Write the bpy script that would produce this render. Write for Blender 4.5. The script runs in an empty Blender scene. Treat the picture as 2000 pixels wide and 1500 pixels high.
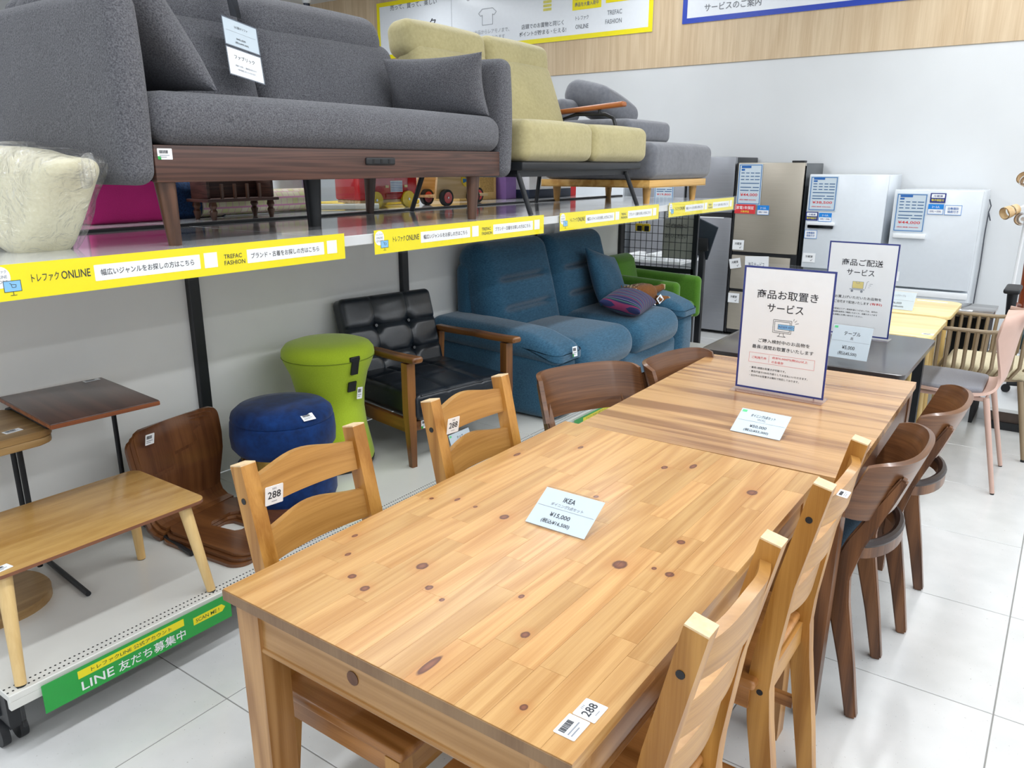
import bpy, bmesh, math, random
from mathutils import Vector, Matrix, Euler
random.seed(7)
R = math.radians
PI = math.pi
SC = bpy.context.scene
COL = SC.collection

# ---------------------------------------------------------------- camera, world, lights, exposure
cam_d = bpy.data.cameras.new('camera')
cam_d.sensor_width = 36.0
cam_d.lens = 1519.6 / 2000 * 36.0
cam_d.clip_start = 0.02
cam = bpy.data.objects.new('camera', cam_d)
COL.objects.link(cam)
cam.location = (-0.72, -0.788, 1.482)
cam.rotation_euler = Euler((PI / 2 - 0.2752, 0, 0.6191 - PI / 2), 'XYZ')
SC.camera = cam

world = bpy.data.worlds.new('world')
SC.world = world
world.use_nodes = True
world.node_tree.nodes['Background'].inputs[0].default_value = (0.88, 0.94, 1.0, 1)
world.node_tree.nodes['Background'].inputs[1].default_value = 1.0

def area_light(name, loc, sx, sy, power, color=(0.95, 0.98, 1.0)):
    d = bpy.data.lights.new(name, 'AREA')
    d.shape = 'RECTANGLE'
    d.size, d.size_y = sx, sy
    d.energy = power
    d.color = color
    o = bpy.data.objects.new(name, d)
    COL.objects.link(o)
    o.location = loc
    return o

CEIL = 3.43
LIGHT_ROWS = [(-0.15, 84), (-2.6, 92), (-5.0, 84), (2.7, 56), (5.4, 48)]
for y_, p_ in LIGHT_ROWS:
    area_light('ceiling_strip_light', (1.9, y_, CEIL - 0.10), 8.6, 0.16, p_)

SC.view_settings.view_transform = 'Standard'
SC.view_settings.look = 'None'
SC.view_settings.exposure = 0.16
SC.view_settings.gamma = 1.0
SC.view_settings.use_curve_mapping = False
try:
    SC.cycles.max_bounces = 7
    SC.cycles.transparent_max_bounces = 12
    SC.cycles.caustics_reflective = False
    SC.cycles.caustics_refractive = False
    SC.cycles.use_denoising = True
    SC.cycles.use_adaptive_sampling = True
    SC.cycles.adaptive_threshold = 0.02
except Exception:
    pass

# ---------------------------------------------------------------- materials
def S(h):
    h = h.lstrip('#')
    v = [int(h[i:i + 2], 16) / 255 for i in (0, 2, 4)]
    return tuple(c / 12.92 if c <= 0.04045 else ((c + 0.055) / 1.055) ** 2.4 for c in v) + (1.0,)

MATS = {}

class NT:
    def __init__(self, name):
        self.m = bpy.data.materials.new(name)
        self.m.use_nodes = True
        self.t = self.m.node_tree
        self.b = self.t.nodes['Principled BSDF']
    def n(self, kind, **kw):
        nd = self.t.nodes.new(kind)
        for k, v in kw.items():
            if k.startswith('_'):
                setattr(nd, k[1:], v)
            else:
                key = int(k[1:]) if k[0] == 'i' and k[1:].isdigit() else k.replace('__', ' ')
                if hasattr(v, 'is_output') or isinstance(v, bpy.types.NodeSocket):
                    self.t.links.new(v, nd.inputs[key])
                else:
                    nd.inputs[key].default_value = v
        return nd
    def l(self, a, b):
        self.t.links.new(a, b)
    def math(self, op, a, b=None, c=None):
        kw = {'_operation': op, 'i0': a}
        if b is not None: kw['i1'] = b
        if c is not None: kw['i2'] = c
        return self.n('ShaderNodeMath', **kw).outputs[0]
    def vmath(self, op, a, b=None):
        nd = self.n('ShaderNodeVectorMath', _operation=op, i0=a)
        if b is not None:
            if isinstance(b, bpy.types.NodeSocket): self.l(b, nd.inputs[1])
            else: nd.inputs[1].default_value = b
        return nd
    def mix(self, f, a, b, blend='MIX'):
        nd = self.t.nodes.new('ShaderNodeMix')
        nd.data_type = 'RGBA'
        nd.blend_type = blend
        for key, v in ((0, f), (6, a), (7, b)):
            if isinstance(v, bpy.types.NodeSocket): self.l(v, nd.inputs[key])
            else: nd.inputs[key].default_value = v
        return nd.outputs[2]
    def ramp(self, fac, stops, interp='LINEAR'):
        nd = self.t.nodes.new('ShaderNodeValToRGB')
        nd.color_ramp.interpolation = interp
        els = nd.color_ramp.elements
        while len(els) > 1: els.remove(els[len(els) - 1])
        for k, (p, c) in enumerate(stops):
            e = els[0] if k == 0 else els.new(p)
            e.position = p
            e.color = c if len(c) == 4 else tuple(c) + (1,)
        self.l(fac, nd.inputs[0])
        return nd.outputs[0]

def setb(nt, rough=0.5, metal=0.0, coat=0.0, sheen=0.0, spec=None):
    nt.b.inputs['Roughness'].default_value = rough
    nt.b.inputs['Metallic'].default_value = metal
    nt.b.inputs['Coat Weight'].default_value = coat
    nt.b.inputs['Coat Roughness'].default_value = 0.15
    nt.b.inputs['Sheen Weight'].default_value = sheen
    if spec is not None: nt.b.inputs['Specular IOR Level'].default_value = spec

def plain(name, c, rough=0.5, metal=0.0, coat=0.0, mottle=0.04, scale=30, bump=0.0, spec=None, sheen=0.0):
    """painted / plastic / paper surfaces with a slight procedural mottle"""
    if name in MATS: return MATS[name]
    nt = NT(name)
    setb(nt, rough, metal, coat, sheen, spec)
    tc = nt.n('ShaderNodeTexCoord')
    nz = nt.n('ShaderNodeTexNoise', Vector=tc.outputs['Object'], Scale=scale, Detail=3.0)
    col = S(c)
    dk = tuple(x * (1 - mottle) for x in col[:3]) + (1,)
    lt = tuple(min(1, x * (1 + mottle)) for x in col[:3]) + (1,)
    nt.l(nt.ramp(nz.outputs[0], [(0.3, dk), (0.7, lt)]), nt.b.inputs['Base Color'])
    if bump:
        bp = nt.n('ShaderNodeBump', Strength=bump, Distance=0.002, Height=nz.outputs[0])
        nt.l(bp.outputs[0], nt.b.inputs['Normal'])
    MATS[name] = nt.m
    return nt.m

def fabric(name, c, c2=None, scale=350, bump=0.5, dist=0.002, rough=0.95, sheen=0.15, big=0.12, stretch=(1, 1, 1), detail=4.0):
    if name in MATS: return MATS[name]
    nt = NT(name)
    setb(nt, rough, 0, 0, sheen, 0.15)
    tc = nt.n('ShaderNodeTexCoord')
    mp = nt.n('ShaderNodeMapping', Vector=tc.outputs['Object'], Scale=stretch)
    nz = nt.n('ShaderNodeTexNoise', Vector=mp.outputs[0], Scale=scale, Detail=detail, Roughness=0.6)
    lo = nt.n('ShaderNodeTexNoise', Vector=tc.outputs['Object'], Scale=5.0, Detail=3.0)
    a = S(c)
    b = S(c2) if c2 else tuple(x * 0.62 for x in a[:3]) + (1,)
    base = nt.ramp(nz.outputs[0], [(0.30, b), (0.66, a)])
    v = nt.ramp(lo.outputs[0], [(0.3, (1 - big,) * 3), (0.7, (1 + 0 * big,) * 3)])
    nt.l(nt.mix(1.0, base, v, 'MULTIPLY'), nt.b.inputs['Base Color'])
    bp = nt.n('ShaderNodeBump', Strength=bump, Distance=dist, Height=nz.outputs[0])
    nt.l(bp.outputs[0], nt.b.inputs['Normal'])
    MATS[name] = nt.m
    return nt.m

AX = {'X': (1, 0, 0), 'Y': (0, 1, 0), 'Z': (0, 0, 1)}

def wood(name, light, dark, axis='X', stretch=16.0, scale=3.0, ring=7.0, ringw=0.45, rough=0.38, var=0.10, coat=0.15, knots=None, hue=0.0, contrast=(0.28, 0.75), cross=(1, 1, 1), rs=1.0):
    if name in MATS: return MATS[name]
    nt = NT(name)
    setb(nt, rough, 0, coat)
    tc = nt.n('ShaderNodeTexCoord')
    oi = nt.n('ShaderNodeObjectInfo')
    off = nt.math('MULTIPLY', oi.outputs['Random'], 61.0)
    comb = nt.n('ShaderNodeCombineXYZ', X=off, Y=off, Z=off)
    P = nt.vmath('ADD', tc.outputs['Object'], comb.outputs[0]).outputs[0]
    ax = AX[axis]
    sc = tuple(1.0 if a else max(1.0, stretch * k_) for a, k_ in zip(ax, cross))
    sc2 = tuple(0.35 if a else max(0.35, 4.5 * rs * k_) for a, k_ in zip(ax, cross))
    mp = nt.n('ShaderNodeMapping', Vector=P, Scale=sc)
    fine = nt.n('ShaderNodeTexNoise', Vector=mp.outputs[0], Scale=scale, Detail=6.0, Roughness=0.62, Distortion=0.5)
    mp2 = nt.n('ShaderNodeMapping', Vector=P, Scale=sc2)
    low = nt.n('ShaderNodeTexNoise', Vector=mp2.outputs[0], Scale=2.0, Detail=2.0, Distortion=0.25)
    rg = nt.math('SINE', nt.math('MULTIPLY', low.outputs[0], ring * 2 * PI))
    rg = nt.math('MULTIPLY_ADD', rg, 0.5, 0.5)
    f = nt.math('ADD', nt.math('MULTIPLY', fine.outputs[0], 1 - ringw), nt.math('MULTIPLY', rg, ringw))
    mp3 = nt.n('ShaderNodeMapping', Vector=P, Scale=tuple(1.6 if a else max(1.6, stretch * 4.5 * k_) for a, k_ in zip(ax, cross)))
    hair = nt.n('ShaderNodeTexNoise', Vector=mp3.outputs[0], Scale=scale, Detail=3.0, Roughness=0.5)
    f = nt.math('ADD', nt.math('MULTIPLY', f, 0.72), nt.math('MULTIPLY', hair.outputs[0], 0.28))
    col = nt.ramp(f, [(contrast[0] + 0.03, S(dark)), (contrast[1] - 0.05, S(light))])
    hsv = nt.n('ShaderNodeHueSaturation', Color=col)
    vr = nt.math('MULTIPLY_ADD', oi.outputs['Random'], 2 * var, 1 - var)
    nt.l(vr, hsv.inputs['Value'])
    if hue:
        hr = nt.math('MULTIPLY_ADD', oi.outputs['Random'], -2 * hue, 0.5 + hue)
        nt.l(hr, hsv.inputs['Hue'])
    out = hsv.outputs[0]
    if knots:
        dmin = None
        for (kx, ky, rx, ry) in knots:
            s1 = nt.vmath('SUBTRACT', tc.outputs['Object'], (kx, ky, 0)).outputs[0]
            s2 = nt.vmath('MULTIPLY', s1, (1 / rx, 1 / ry, 0)).outputs[0]
            ln = nt.vmath('LENGTH', s2).outputs['Value']
            dmin = ln if dmin is None else nt.math('MINIMUM', dmin, ln)
        wob = nt.math('MULTIPLY_ADD', fine.outputs[0], 0.5, -0.25)
        dd = nt.math('ADD', dmin, wob)
        halo = nt.ramp(nt.math('MULTIPLY', dd, 0.25), [(0.2, (1, 1, 1)), (0.75, (0, 0, 0))])
        out = nt.mix(nt.math('MULTIPLY', halo, 0.50), out, S('#b0743a'))
        core = nt.ramp(nt.math('MULTIPLY', dd, 0.5), [(0.42, (1, 1, 1)), (0.54, (0, 0, 0))])
        inner = nt.ramp(nt.math('MULTIPLY', dd, 0.9), [(0.25, S('#7d4a30')), (0.9, S('#4c2418'))])
        out = nt.mix(core, out, inner)
    nt.l(out, nt.b.inputs['Base Color'])
    bp = nt.n('ShaderNodeBump', Strength=0.12, Distance=0.001, Height=fine.outputs[0])
    nt.l(bp.outputs[0], nt.b.inputs['Normal'])
    MATS[name] = nt.m
    return nt.m

def metal(name, c, rough=0.35, axis='Z', amount=1.0):
    if name in MATS: return MATS[name]
    nt = NT(name)
    setb(nt, rough, amount)
    tc = nt.n('ShaderNodeTexCoord')
    sc = tuple(1.0 if a else 120.0 for a in AX[axis])
    mp = nt.n('ShaderNodeMapping', Vector=tc.outputs['Object'], Scale=sc)
    nz = nt.n('ShaderNodeTexNoise', Vector=mp.outputs[0], Scale=4.0, Detail=3.0)
    a = S(c)
    nt.l(nt.ramp(nz.outputs[0], [(0.3, tuple(x * 0.88 for x in a[:3])), (0.7, a)]), nt.b.inputs['Base Color'])
    MATS[name] = nt.m
    return nt.m

def clear(name, tint='#ffffff', rough=0.03, alpha=0.12, bump=0.0):
    """thin clear plastic sheet: mostly see-through, reflecting skin"""
    if name in MATS: return MATS[name]
    nt = NT(name)
    t = nt.t
    tr = nt.n('ShaderNodeBsdfTransparent', Color=S(tint))
    gl = nt.n('ShaderNodeBsdfGlossy', Roughness=rough)
    gl.inputs['Color'].default_value = (1, 1, 1, 1)
    fr = nt.n('ShaderNodeLayerWeight', Blend=0.5)
    if bump:
        tc = nt.n('ShaderNodeTexCoord')
        nz = nt.n('ShaderNodeTexNoise', Vector=tc.outputs['Object'], Scale=16.0, Detail=5.0, Distortion=2.5)
        bp = nt.n('ShaderNodeBump', Strength=bump, Distance=0.02, Height=nz.outputs[0])
        nt.l(bp.outputs[0], gl.inputs['Normal'])
        nt.l(bp.outputs[0], fr.inputs['Normal'])
    fc = nt.math('POWER', fr.outputs['Facing'], 4.0)
    f = nt.math('MULTIPLY_ADD', fc, 0.6, alpha)
    mx = nt.n('ShaderNodeMixShader', i0=f, i1=tr.outputs[0], i2=gl.outputs[0])
    nt.l(mx.outputs[0], t.nodes['Material Output'].inputs['Surface'])
    MATS[name] = nt.m
    return nt.m

def emit(name, c, strength):
    if name in MATS: return MATS[name]
    nt = NT(name)
    nt.b.inputs['Emission Color'].default_value = S(c)
    nt.b.inputs['Emission Strength'].default_value = strength
    nt.b.inputs['Base Color'].default_value = S(c)
    MATS[name] = nt.m
    return nt.m

# ---------------------------------------------------------------- mesh builder
class B:
    def __init__(self):
        self.bm = bmesh.new()
    def _xf(self, vs, m):
        if m is not None:
            for v in vs: v.co = m @ v.co
    def box(self, x0, x1, y0, y1, z0, z1, bev=0.0, m=None, seg=2):
        vs = [self.bm.verts.new((x, y, z)) for x in (x0, x1) for y in (y0, y1) for z in (z0, z1)]
        for f in ((0, 1, 3, 2), (4, 6, 7, 5), (0, 4, 5, 1), (2, 3, 7, 6), (0, 2, 6, 4), (1, 5, 7, 3)):
            self.bm.faces.new([vs[i] for i in f])
        if bev:
            es = {e for v in vs for e in v.link_edges}
            r = bmesh.ops.bevel(self.bm, geom=list(es), offset=bev, segments=seg, affect='EDGES', profile=0.5)
            vs = list({v for f in r['faces'] for v in f.verts} | {v for v in vs if v.is_valid})
        self._xf(vs, m)
        return self
    def rbox(self, c, size, r, puff=(0, 0, 0), m=None, seg=4, inner=6, warp=None):
        hx, hy, hz = (s / 2 for s in size)
        r = min(r, hx * 0.999, hy * 0.999, hz * 0.999)
        def axis(h):
            a = [-h + r - r * math.tan(PI / 4 * (1 - i / seg)) for i in range(seg)]
            mid = [(-h + r) + 2 * (h - r) * i / inner for i in range(inner + 1)]
            return a + mid + [-t for t in reversed(a)]
        A = (axis(hx), axis(hy), axis(hz))
        H = (hx, hy, hz)
        verts = {}
        def vert(p):
            key = tuple(round(t, 6) for t in p)
            if key in verts: return verts[key]
            inn = [max(-(h - r), min(h - r, t)) for t, h in zip(p, H)]
            d = Vector([t - i for t, i in zip(p, inn)])
            q = Vector(inn) + (d.normalized() * r if d.length > 1e-9 else d)
            ux, uy, uz = (t / h for t, h in zip(q, H))
            q.x += puff[0] * (1 - uy * uy) * (1 - uz * uz) * ux
            q.y += puff[1] * (1 - ux * ux) * (1 - uz * uz) * uy
            q.z += puff[2] * (1 - ux * ux) * (1 - uy * uy) * uz
            if warp: q = Vector(warp(q, ux, uy, uz))
            q = q + Vector(c)
            if m is not None: q = m @ q
            v = self.bm.verts.new(q)
            verts[key] = v
            return v
        for ax in range(3):
            o1, o2 = [(1, 2), (2, 0), (0, 1)][ax]
            for sgn in (-1, 1):
                for i in range(len(A[o1]) - 1):
                    for j in range(len(A[o2]) - 1):
                        pts = []
                        for (a, b) in ((i, j), (i + 1, j), (i + 1, j + 1), (i, j + 1)):
                            p = [0, 0, 0]
                            p[ax] = sgn * H[ax]; p[o1] = A[o1][a]; p[o2] = A[o2][b]
                            pts.append(vert(p))
                        if sgn < 0: pts.reverse()
                        try: self.bm.faces.new(pts)
                        except ValueError: pass
        return self
    def cyl(self, p0, p1, r0, r1=None, n=16, cap=True):
        r1 = r0 if r1 is None else r1
        p0, p1 = Vector(p0), Vector(p1)
        d = (p1 - p0).normalized()
        u = d.orthogonal().normalized(); w = d.cross(u)
        a = [self.bm.verts.new(p0 + (u * math.cos(2 * PI * i / n) + w * math.sin(2 * PI * i / n)) * r0) for i in range(n)]
        b = [self.bm.verts.new(p1 + (u * math.cos(2 * PI * i / n) + w * math.sin(2 * PI * i / n)) * r1) for i in range(n)]
        for i in range(n):
            self.bm.faces.new((a[i], a[(i + 1) % n], b[(i + 1) % n], b[i]))
        if cap:
            self.bm.faces.new(list(reversed(a))); self.bm.faces.new(b)
        return self
    def tube(self, pts, r, n=8, closed=False, sec=None, up=None):
        """sweep a round (or rectangular sec=(w,h)) section along a path; r may be a list"""
        pts = [Vector(p) for p in pts]
        N = len(pts)
        rings = []
        prev = None
        for i, p in enumerate(pts):
            if closed: t = pts[(i + 1) % N] - pts[i - 1]
            else: t = pts[min(i + 1, N - 1)] - pts[max(i - 1, 0)]
            t.normalize()
            if up is not None:
                u = Vector(up) - t * t.dot(Vector(up)); u.normalize()
            elif prev is None:
                u = t.orthogonal().normalized()
            else:
                u = prev - t * t.dot(prev)
                u = u.normalized() if u.length > 1e-6 else t.orthogonal().normalized()
            prev = u
            w = t.cross(u)
            rr = r[i] if isinstance(r, (list, tuple)) else r
            ring = []
            if sec:
                sw, sh = sec if not callable(sec) else sec(i / (N - 1))
                for (a, b) in ((-1, -1), (1, -1), (1, 1), (-1, 1)):
                    ring.append(self.bm.verts.new(p + w * (a * sw / 2) + u * (b * sh / 2)))
            else:
                for k in range(n):
                    a = 2 * PI * k / n
                    ring.append(self.bm.verts.new(p + (u * math.cos(a) + w * math.sin(a)) * rr))
            rings.append(ring)
        M = len(rings[0])
        for i in range(N if closed else N - 1):
            a, b = rings[i], rings[(i + 1) % N]
            for k in range(M):
                self.bm.faces.new((a[k], a[(k + 1) % M], b[(k + 1) % M], b[k]))
        if not closed:
            self.bm.faces.new(list(reversed(rings[0]))); self.bm.faces.new(rings[-1])
        return self
    def lathe(self, prof, c=(0, 0, 0), n=40):
        c = Vector(c)
        rings = []
        for (r, z) in prof:
            if r < 1e-6: rings.append([self.bm.verts.new(c + Vector((0, 0, z)))])
            else: rings.append([self.bm.verts.new(c + Vector((r * math.cos(2 * PI * k / n), r * math.sin(2 * PI * k / n), z))) for k in range(n)])
        for a, b in zip(rings, rings[1:]):
            for k in range(n):
                k2 = (k + 1) % n
                if len(a) == 1 and len(b) == 1: continue
                if len(a) == 1: self.bm.faces.new((a[0], b[k2], b[k]))
                elif len(b) == 1: self.bm.faces.new((a[k], a[k2], b[0]))
                else: self.bm.faces.new((a[k], a[k2], b[k2], b[k]))
        return self
    def prism(self, poly, z0, z1, m=None, bev=0.0):
        a = [self.bm.verts.new((x, y, z0)) for x, y in poly]
        b = [self.bm.verts.new((x, y, z1)) for x, y in poly]
        n = len(poly)
        fs = [self.bm.faces.new(list(reversed(a))), self.bm.faces.new(b)]
        for i in range(n):
            fs.append(self.bm.faces.new((a[i], a[(i + 1) % n], b[(i + 1) % n], b[i])))
        vs = a + b
        if bev:
            es = set(fs[0].edges) | set(fs[1].edges)
            r = bmesh.ops.bevel(self.bm, geom=list(es), offset=bev, segments=2, affect='EDGES', profile=0.5)
            vs = list({v for f in r['faces'] for v in f.verts} | {v for v in vs if v.is_valid})
        self._xf(vs, m)
        return self
    def pillow(self, w, h, t, m=None, n=18, pinch=0.09):
        def P(i, j, s):
            u, v = -1 + 2 * i / n, -1 + 2 * j / n
            u, v = math.sin(u * PI / 2), math.sin(v * PI / 2)
            x = w / 2 * u * (1 - pinch * (1 - v * v) * u * u)
            y = h / 2 * v * (1 - pinch * (1 - u * u) * v * v)
            e = max(0.0, (1 - u * u) * (1 - v * v))
            z = s * t / 2 * e ** 0.42 * (1 + 0.07 * math.sin(5 * u + 3 * v) * e)
            return (x, y, z)
        g = {}
        for s in (1, -1):
            for i in range(n + 1):
                for j in range(n + 1):
                    edge = i in (0, n) or j in (0, n)
                    if s == -1 and edge: g[(i, j, s)] = g[(i, j, 1)]; continue
                    v = self.bm.verts.new(P(i, j, s))
                    if m is not None: v.co = m @ v.co
                    g[(i, j, s)] = v
        for s in (1, -1):
            for i in range(n):
                for j in range(n):
                    q = [g[(i, j, s)], g[(i + 1, j, s)], g[(i + 1, j + 1, s)], g[(i, j + 1, s)]]
                    if s < 0: q.reverse()
                    self.bm.faces.new(q)
        return self
    def surf(self, fn, nu, nv, thick=0.0):
        """grid surface fn(u,v)->point, optionally solidified along its normals"""
        P = [[Vector(fn(i / nu, j / nv)) for j in range(nv + 1)] for i in range(nu + 1)]
        def nrm(i, j):
            a = P[min(i + 1, nu)][j] - P[max(i - 1, 0)][j]
            b = P[i][min(j + 1, nv)] - P[i][max(j - 1, 0)]
            return a.cross(b).normalized()
        top = [[self.bm.verts.new(P[i][j] + nrm(i, j) * thick / 2) for j in range(nv + 1)] for i in range(nu + 1)]
        for i in range(nu):
            for j in range(nv):
                self.bm.faces.new((top[i][j], top[i + 1][j], top[i + 1][j + 1], top[i][j + 1]))
        if thick:
            bot = [[self.bm.verts.new(P[i][j] - nrm(i, j) * thick / 2) for j in range(nv + 1)] for i in range(nu + 1)]
            for i in range(nu):
                for j in range(nv):
                    self.bm.faces.new((bot[i][j], bot[i][j + 1], bot[i + 1][j + 1], bot[i + 1][j]))
            for i in range(nu):
                self.bm.faces.new((top[i + 1][0], top[i][0], bot[i][0], bot[i + 1][0]))
                self.bm.faces.new((top[i][nv], top[i + 1][nv], bot[i + 1][nv], bot[i][nv]))
            for j in range(nv):
                self.bm.faces.new((top[0][j], top[0][j + 1], bot[0][j + 1], bot[0][j]))
                self.bm.faces.new((top[nu][j + 1], top[nu][j], bot[nu][j], bot[nu][j + 1]))
        return self
    def mesh(self, name, sharp=35):
        bmesh.ops.recalc_face_normals(self.bm, faces=self.bm.faces[:])
        me = bpy.data.meshes.new(name)
        self.bm.to_mesh(me)
        self.bm.free()
        for p in me.polygons: p.use_smooth = True
        me.set_sharp_from_angle(angle=R(sharp))
        return me

def obj(name, b, mat, parent=None, loc=(0, 0, 0), rot=(0, 0, 0), label=None):
    me = b.mesh(name) if isinstance(b, B) else b
    if mat is not None and not me.materials: me.materials.append(mat)
    o = bpy.data.objects.new(name, me)
    COL.objects.link(o)
    o.parent = parent
    o.location = loc
    o.rotation_euler = rot
    if label: o['label'] = label
    return o

def tag(o, label, cat, group=None):
    o['label'] = label; o['category'] = cat
    if group: o['group'] = group
    return o

def thing(name, label, cat, loc=(0, 0, 0), rotz=0.0, group=None, rot=None):
    o = bpy.data.objects.new(name, None)
    o.empty_display_size = 0.05
    COL.objects.link(o)
    o.location = loc
    o.rotation_euler = rot if rot else (0, 0, rotz)
    return tag(o, label, cat, group)

def struct(name, b, mat, parent=None, loc=(0, 0, 0), rot=(0, 0, 0)):
    o = obj(name, b, mat, parent, loc, rot)
    if parent is None: o['kind'] = 'structure'
    return o

def copy_tree(root, loc=None, rotz=None, label=None):
    r = root.copy(); COL.objects.link(r)
    if loc is not None: r.location = loc
    if rotz is not None: r.rotation_euler = (0, 0, rotz)
    if label: r['label'] = label
    for ch in list(root.children):
        c = ch.copy(); COL.objects.link(c); c.parent = r
        for g in list(ch.children):
            d = g.copy(); COL.objects.link(d); d.parent = c
    return r

def rounded(w, h, r, n=5, x0=0.0, y0=0.0):
    pts = []
    for (cx, cy, a0) in ((w - r, r, -90), (w - r, h - r, 0), (r, h - r, 90), (r, r, 180)):
        for i in range(n + 1):
            a = R(a0 + 90 * i / n)
            pts.append((x0 + cx + r * math.cos(a), y0 + cy + r * math.sin(a)))
    return pts

# flat print: cards live in their local XY plane, front face at z = 0, thickness behind
FACE_Y = (PI / 2, 0, 0)             # faces -Y
FACE_X = (PI / 2, 0, -PI / 2)       # faces -X
TEXT = {}

def text_mesh(s):
    if s in TEXT: return TEXT[s]
    c = bpy.data.curves.new('lettering', 'FONT')
    c.body = s; c.size = 1.0; c.resolution_u = 2; c.offset = 0.009
    o = bpy.data.objects.new('lettering_tmp', c)
    COL.objects.link(o)
    dg = bpy.context.evaluated_depsgraph_get()
    me = bpy.data.meshes.new_from_object(o.evaluated_get(dg))
    bpy.data.objects.remove(o)
    bpy.data.curves.remove(c)
    xs = [v.co.x for v in me.vertices] or [0, 1]
    ys = [v.co.y for v in me.vertices] or [0, 1]
    x0, w, y0, h = min(xs), max(xs) - min(xs), min(ys), max(ys) - min(ys)
    for v in me.vertices: v.co.x -= x0; v.co.y -= y0
    me.materials.clear()
    TEXT[s] = (me, w or 1, h or 1)
    return TEXT[s]

def txt(parent, s, x, y, w, h, mat, z=0.0006, rot=0.0, name='lettering', skew=0.0):
    """lettering scaled to the box w x h with its lower-left corner at (x, y) on the card"""
    me, mw, mh = text_mesh(s)
    key = (s, mat.name)
    if key not in TEXT:
        m2 = me.copy(); m2.materials.append(mat); TEXT[key] = m2
    o = bpy.data.objects.new(name, TEXT[key])
    COL.objects.link(o)
    o.parent = parent
    o.location = (x, y, z)
    o.scale = (w / mw, h / mh, 1)
    o.rotation_euler = (0, 0, rot)
    return o

def card(name, w, h, mat, parent=None, loc=(0, 0, 0), rot=(0, 0, 0), t=0.001, r=0.0, label=None):
    b = B()
    if r: b.prism(rounded(w, h, r), -t, 0)
    else: b.box(0, w, 0, h, -t, 0)
    return obj(name, b, mat, parent, loc, rot, label)

def rect(parent, x0, y0, x1, y1, mat, name='print_block', z=0.0004, r=0.0, t=0.0003):
    b = B()
    if r: b.prism(rounded(x1 - x0, y1 - y0, r, x0=x0, y0=y0), z - t, z)
    else: b.box(x0, x1, y0, y1, z - t, z)
    return obj(name, b, mat, parent)

def outline(parent, x0, y0, x1, y1, wd, mat, name='border', z=0.0004):
    b = B()
    for (a, c, d, e) in ((x0, x1, y0, y0 + wd), (x0, x1, y1 - wd, y1), (x0, x0 + wd, y0 + wd, y1 - wd), (x1 - wd, x1, y0 + wd, y1 - wd)):
        b.box(a, c, d, e, z - 0.0003, z)
    return obj(name, b, mat, parent)

def lines(parent, segs, wd, mat, name='icon', z=0.0006):
    b = B()
    for (x0, y0, x1, y1) in segs:
        d = Vector((x1 - x0, y1 - y0, 0)); L = d.length
        a = math.atan2(d.y, d.x)
        b.box(0, L, -wd / 2, wd / 2, z - 0.0003, z, m=Matrix.Translation((x0, y0, 0)) @ Matrix.Rotation(a, 4, 'Z'))
    return obj(name, b, mat, parent)

def barcode(parent, x0, y0, w, h, z=0.0004):
    b = B()
    rnd = random.Random(3)
    x = x0
    while x < x0 + w:
        d = rnd.choice((0.0006, 0.0010, 0.0014))
        b.box(x, min(x + d, x0 + w), y0, y0 + h, z - 0.0003, z)
        x += d + rnd.choice((0.0006, 0.001))
    return obj('barcode', b, INK, parent)

PAPER = plain('white_paper', '#f2f4f6', 0.45, mottle=0.01)
INK = plain('dark_print_ink', '#2a2c33', 0.6)
INKLT = plain('grey_print_ink', '#8b8f97', 0.6)
RED = plain('red_print_ink', '#d8343a', 0.6)
BLUE = plain('blue_print_ink', '#1f62ac', 0.5)
NAVY = plain('navy_print_ink', '#20307e', 0.5)
SKY = plain('pale_blue_print_ink', '#86c3ee', 0.5)
YELLOW = plain('yellow_print_card', '#f4e400', 0.4, mottle=0.01)
GREEN = plain('green_print_card', '#12a23c', 0.35, mottle=0.02)
BLACKM = plain('black_powder_coated_metal', '#14171c', 0.42, mottle=0.1)
BLACKP = plain('black_plastic', '#17191d', 0.5, mottle=0.1)
WHITEP = plain('white_enamel', '#eceff1', 0.25, coat=0.3, mottle=0.01)
CLEAR = clear('clear_acrylic', '#ffffff', 0.02, 0.008)

def sticker(parent, loc, rot, w=0.045, h=0.03, kind='bar', green=False, name='price_sticker'):
    c = card(name, w, h, PAPER, parent, loc, rot, t=0.0008, r=0.002)
    if kind == 'bar':
        barcode(c, w * 0.12, h * 0.55, w * 0.6, h * 0.3)
        lines(c, [(w * .12, h * .38, w * .8, h * .38), (w * .12, h * .22, w * .6, h * .22)], h * 0.06, INKLT, 'small_print')
        if green: rect(c, 0, 0, w * 0.22, h * 0.3, GREEN, 'green_mark')
    elif kind == '288':
        txt(c, '288', w * .14, h * .34, w * .72, h * .38, INK)
        lines(c, [(w * .42, h * .8, w * .42, h * .9), (w * .5, h * .8, w * .5, h * .9), (w * .58, h * .8, w * .58, h * .9), (w * .35, h * .18, w * .65, h * .18)], h * .03, INKLT, 'small_print')
    return c

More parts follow.
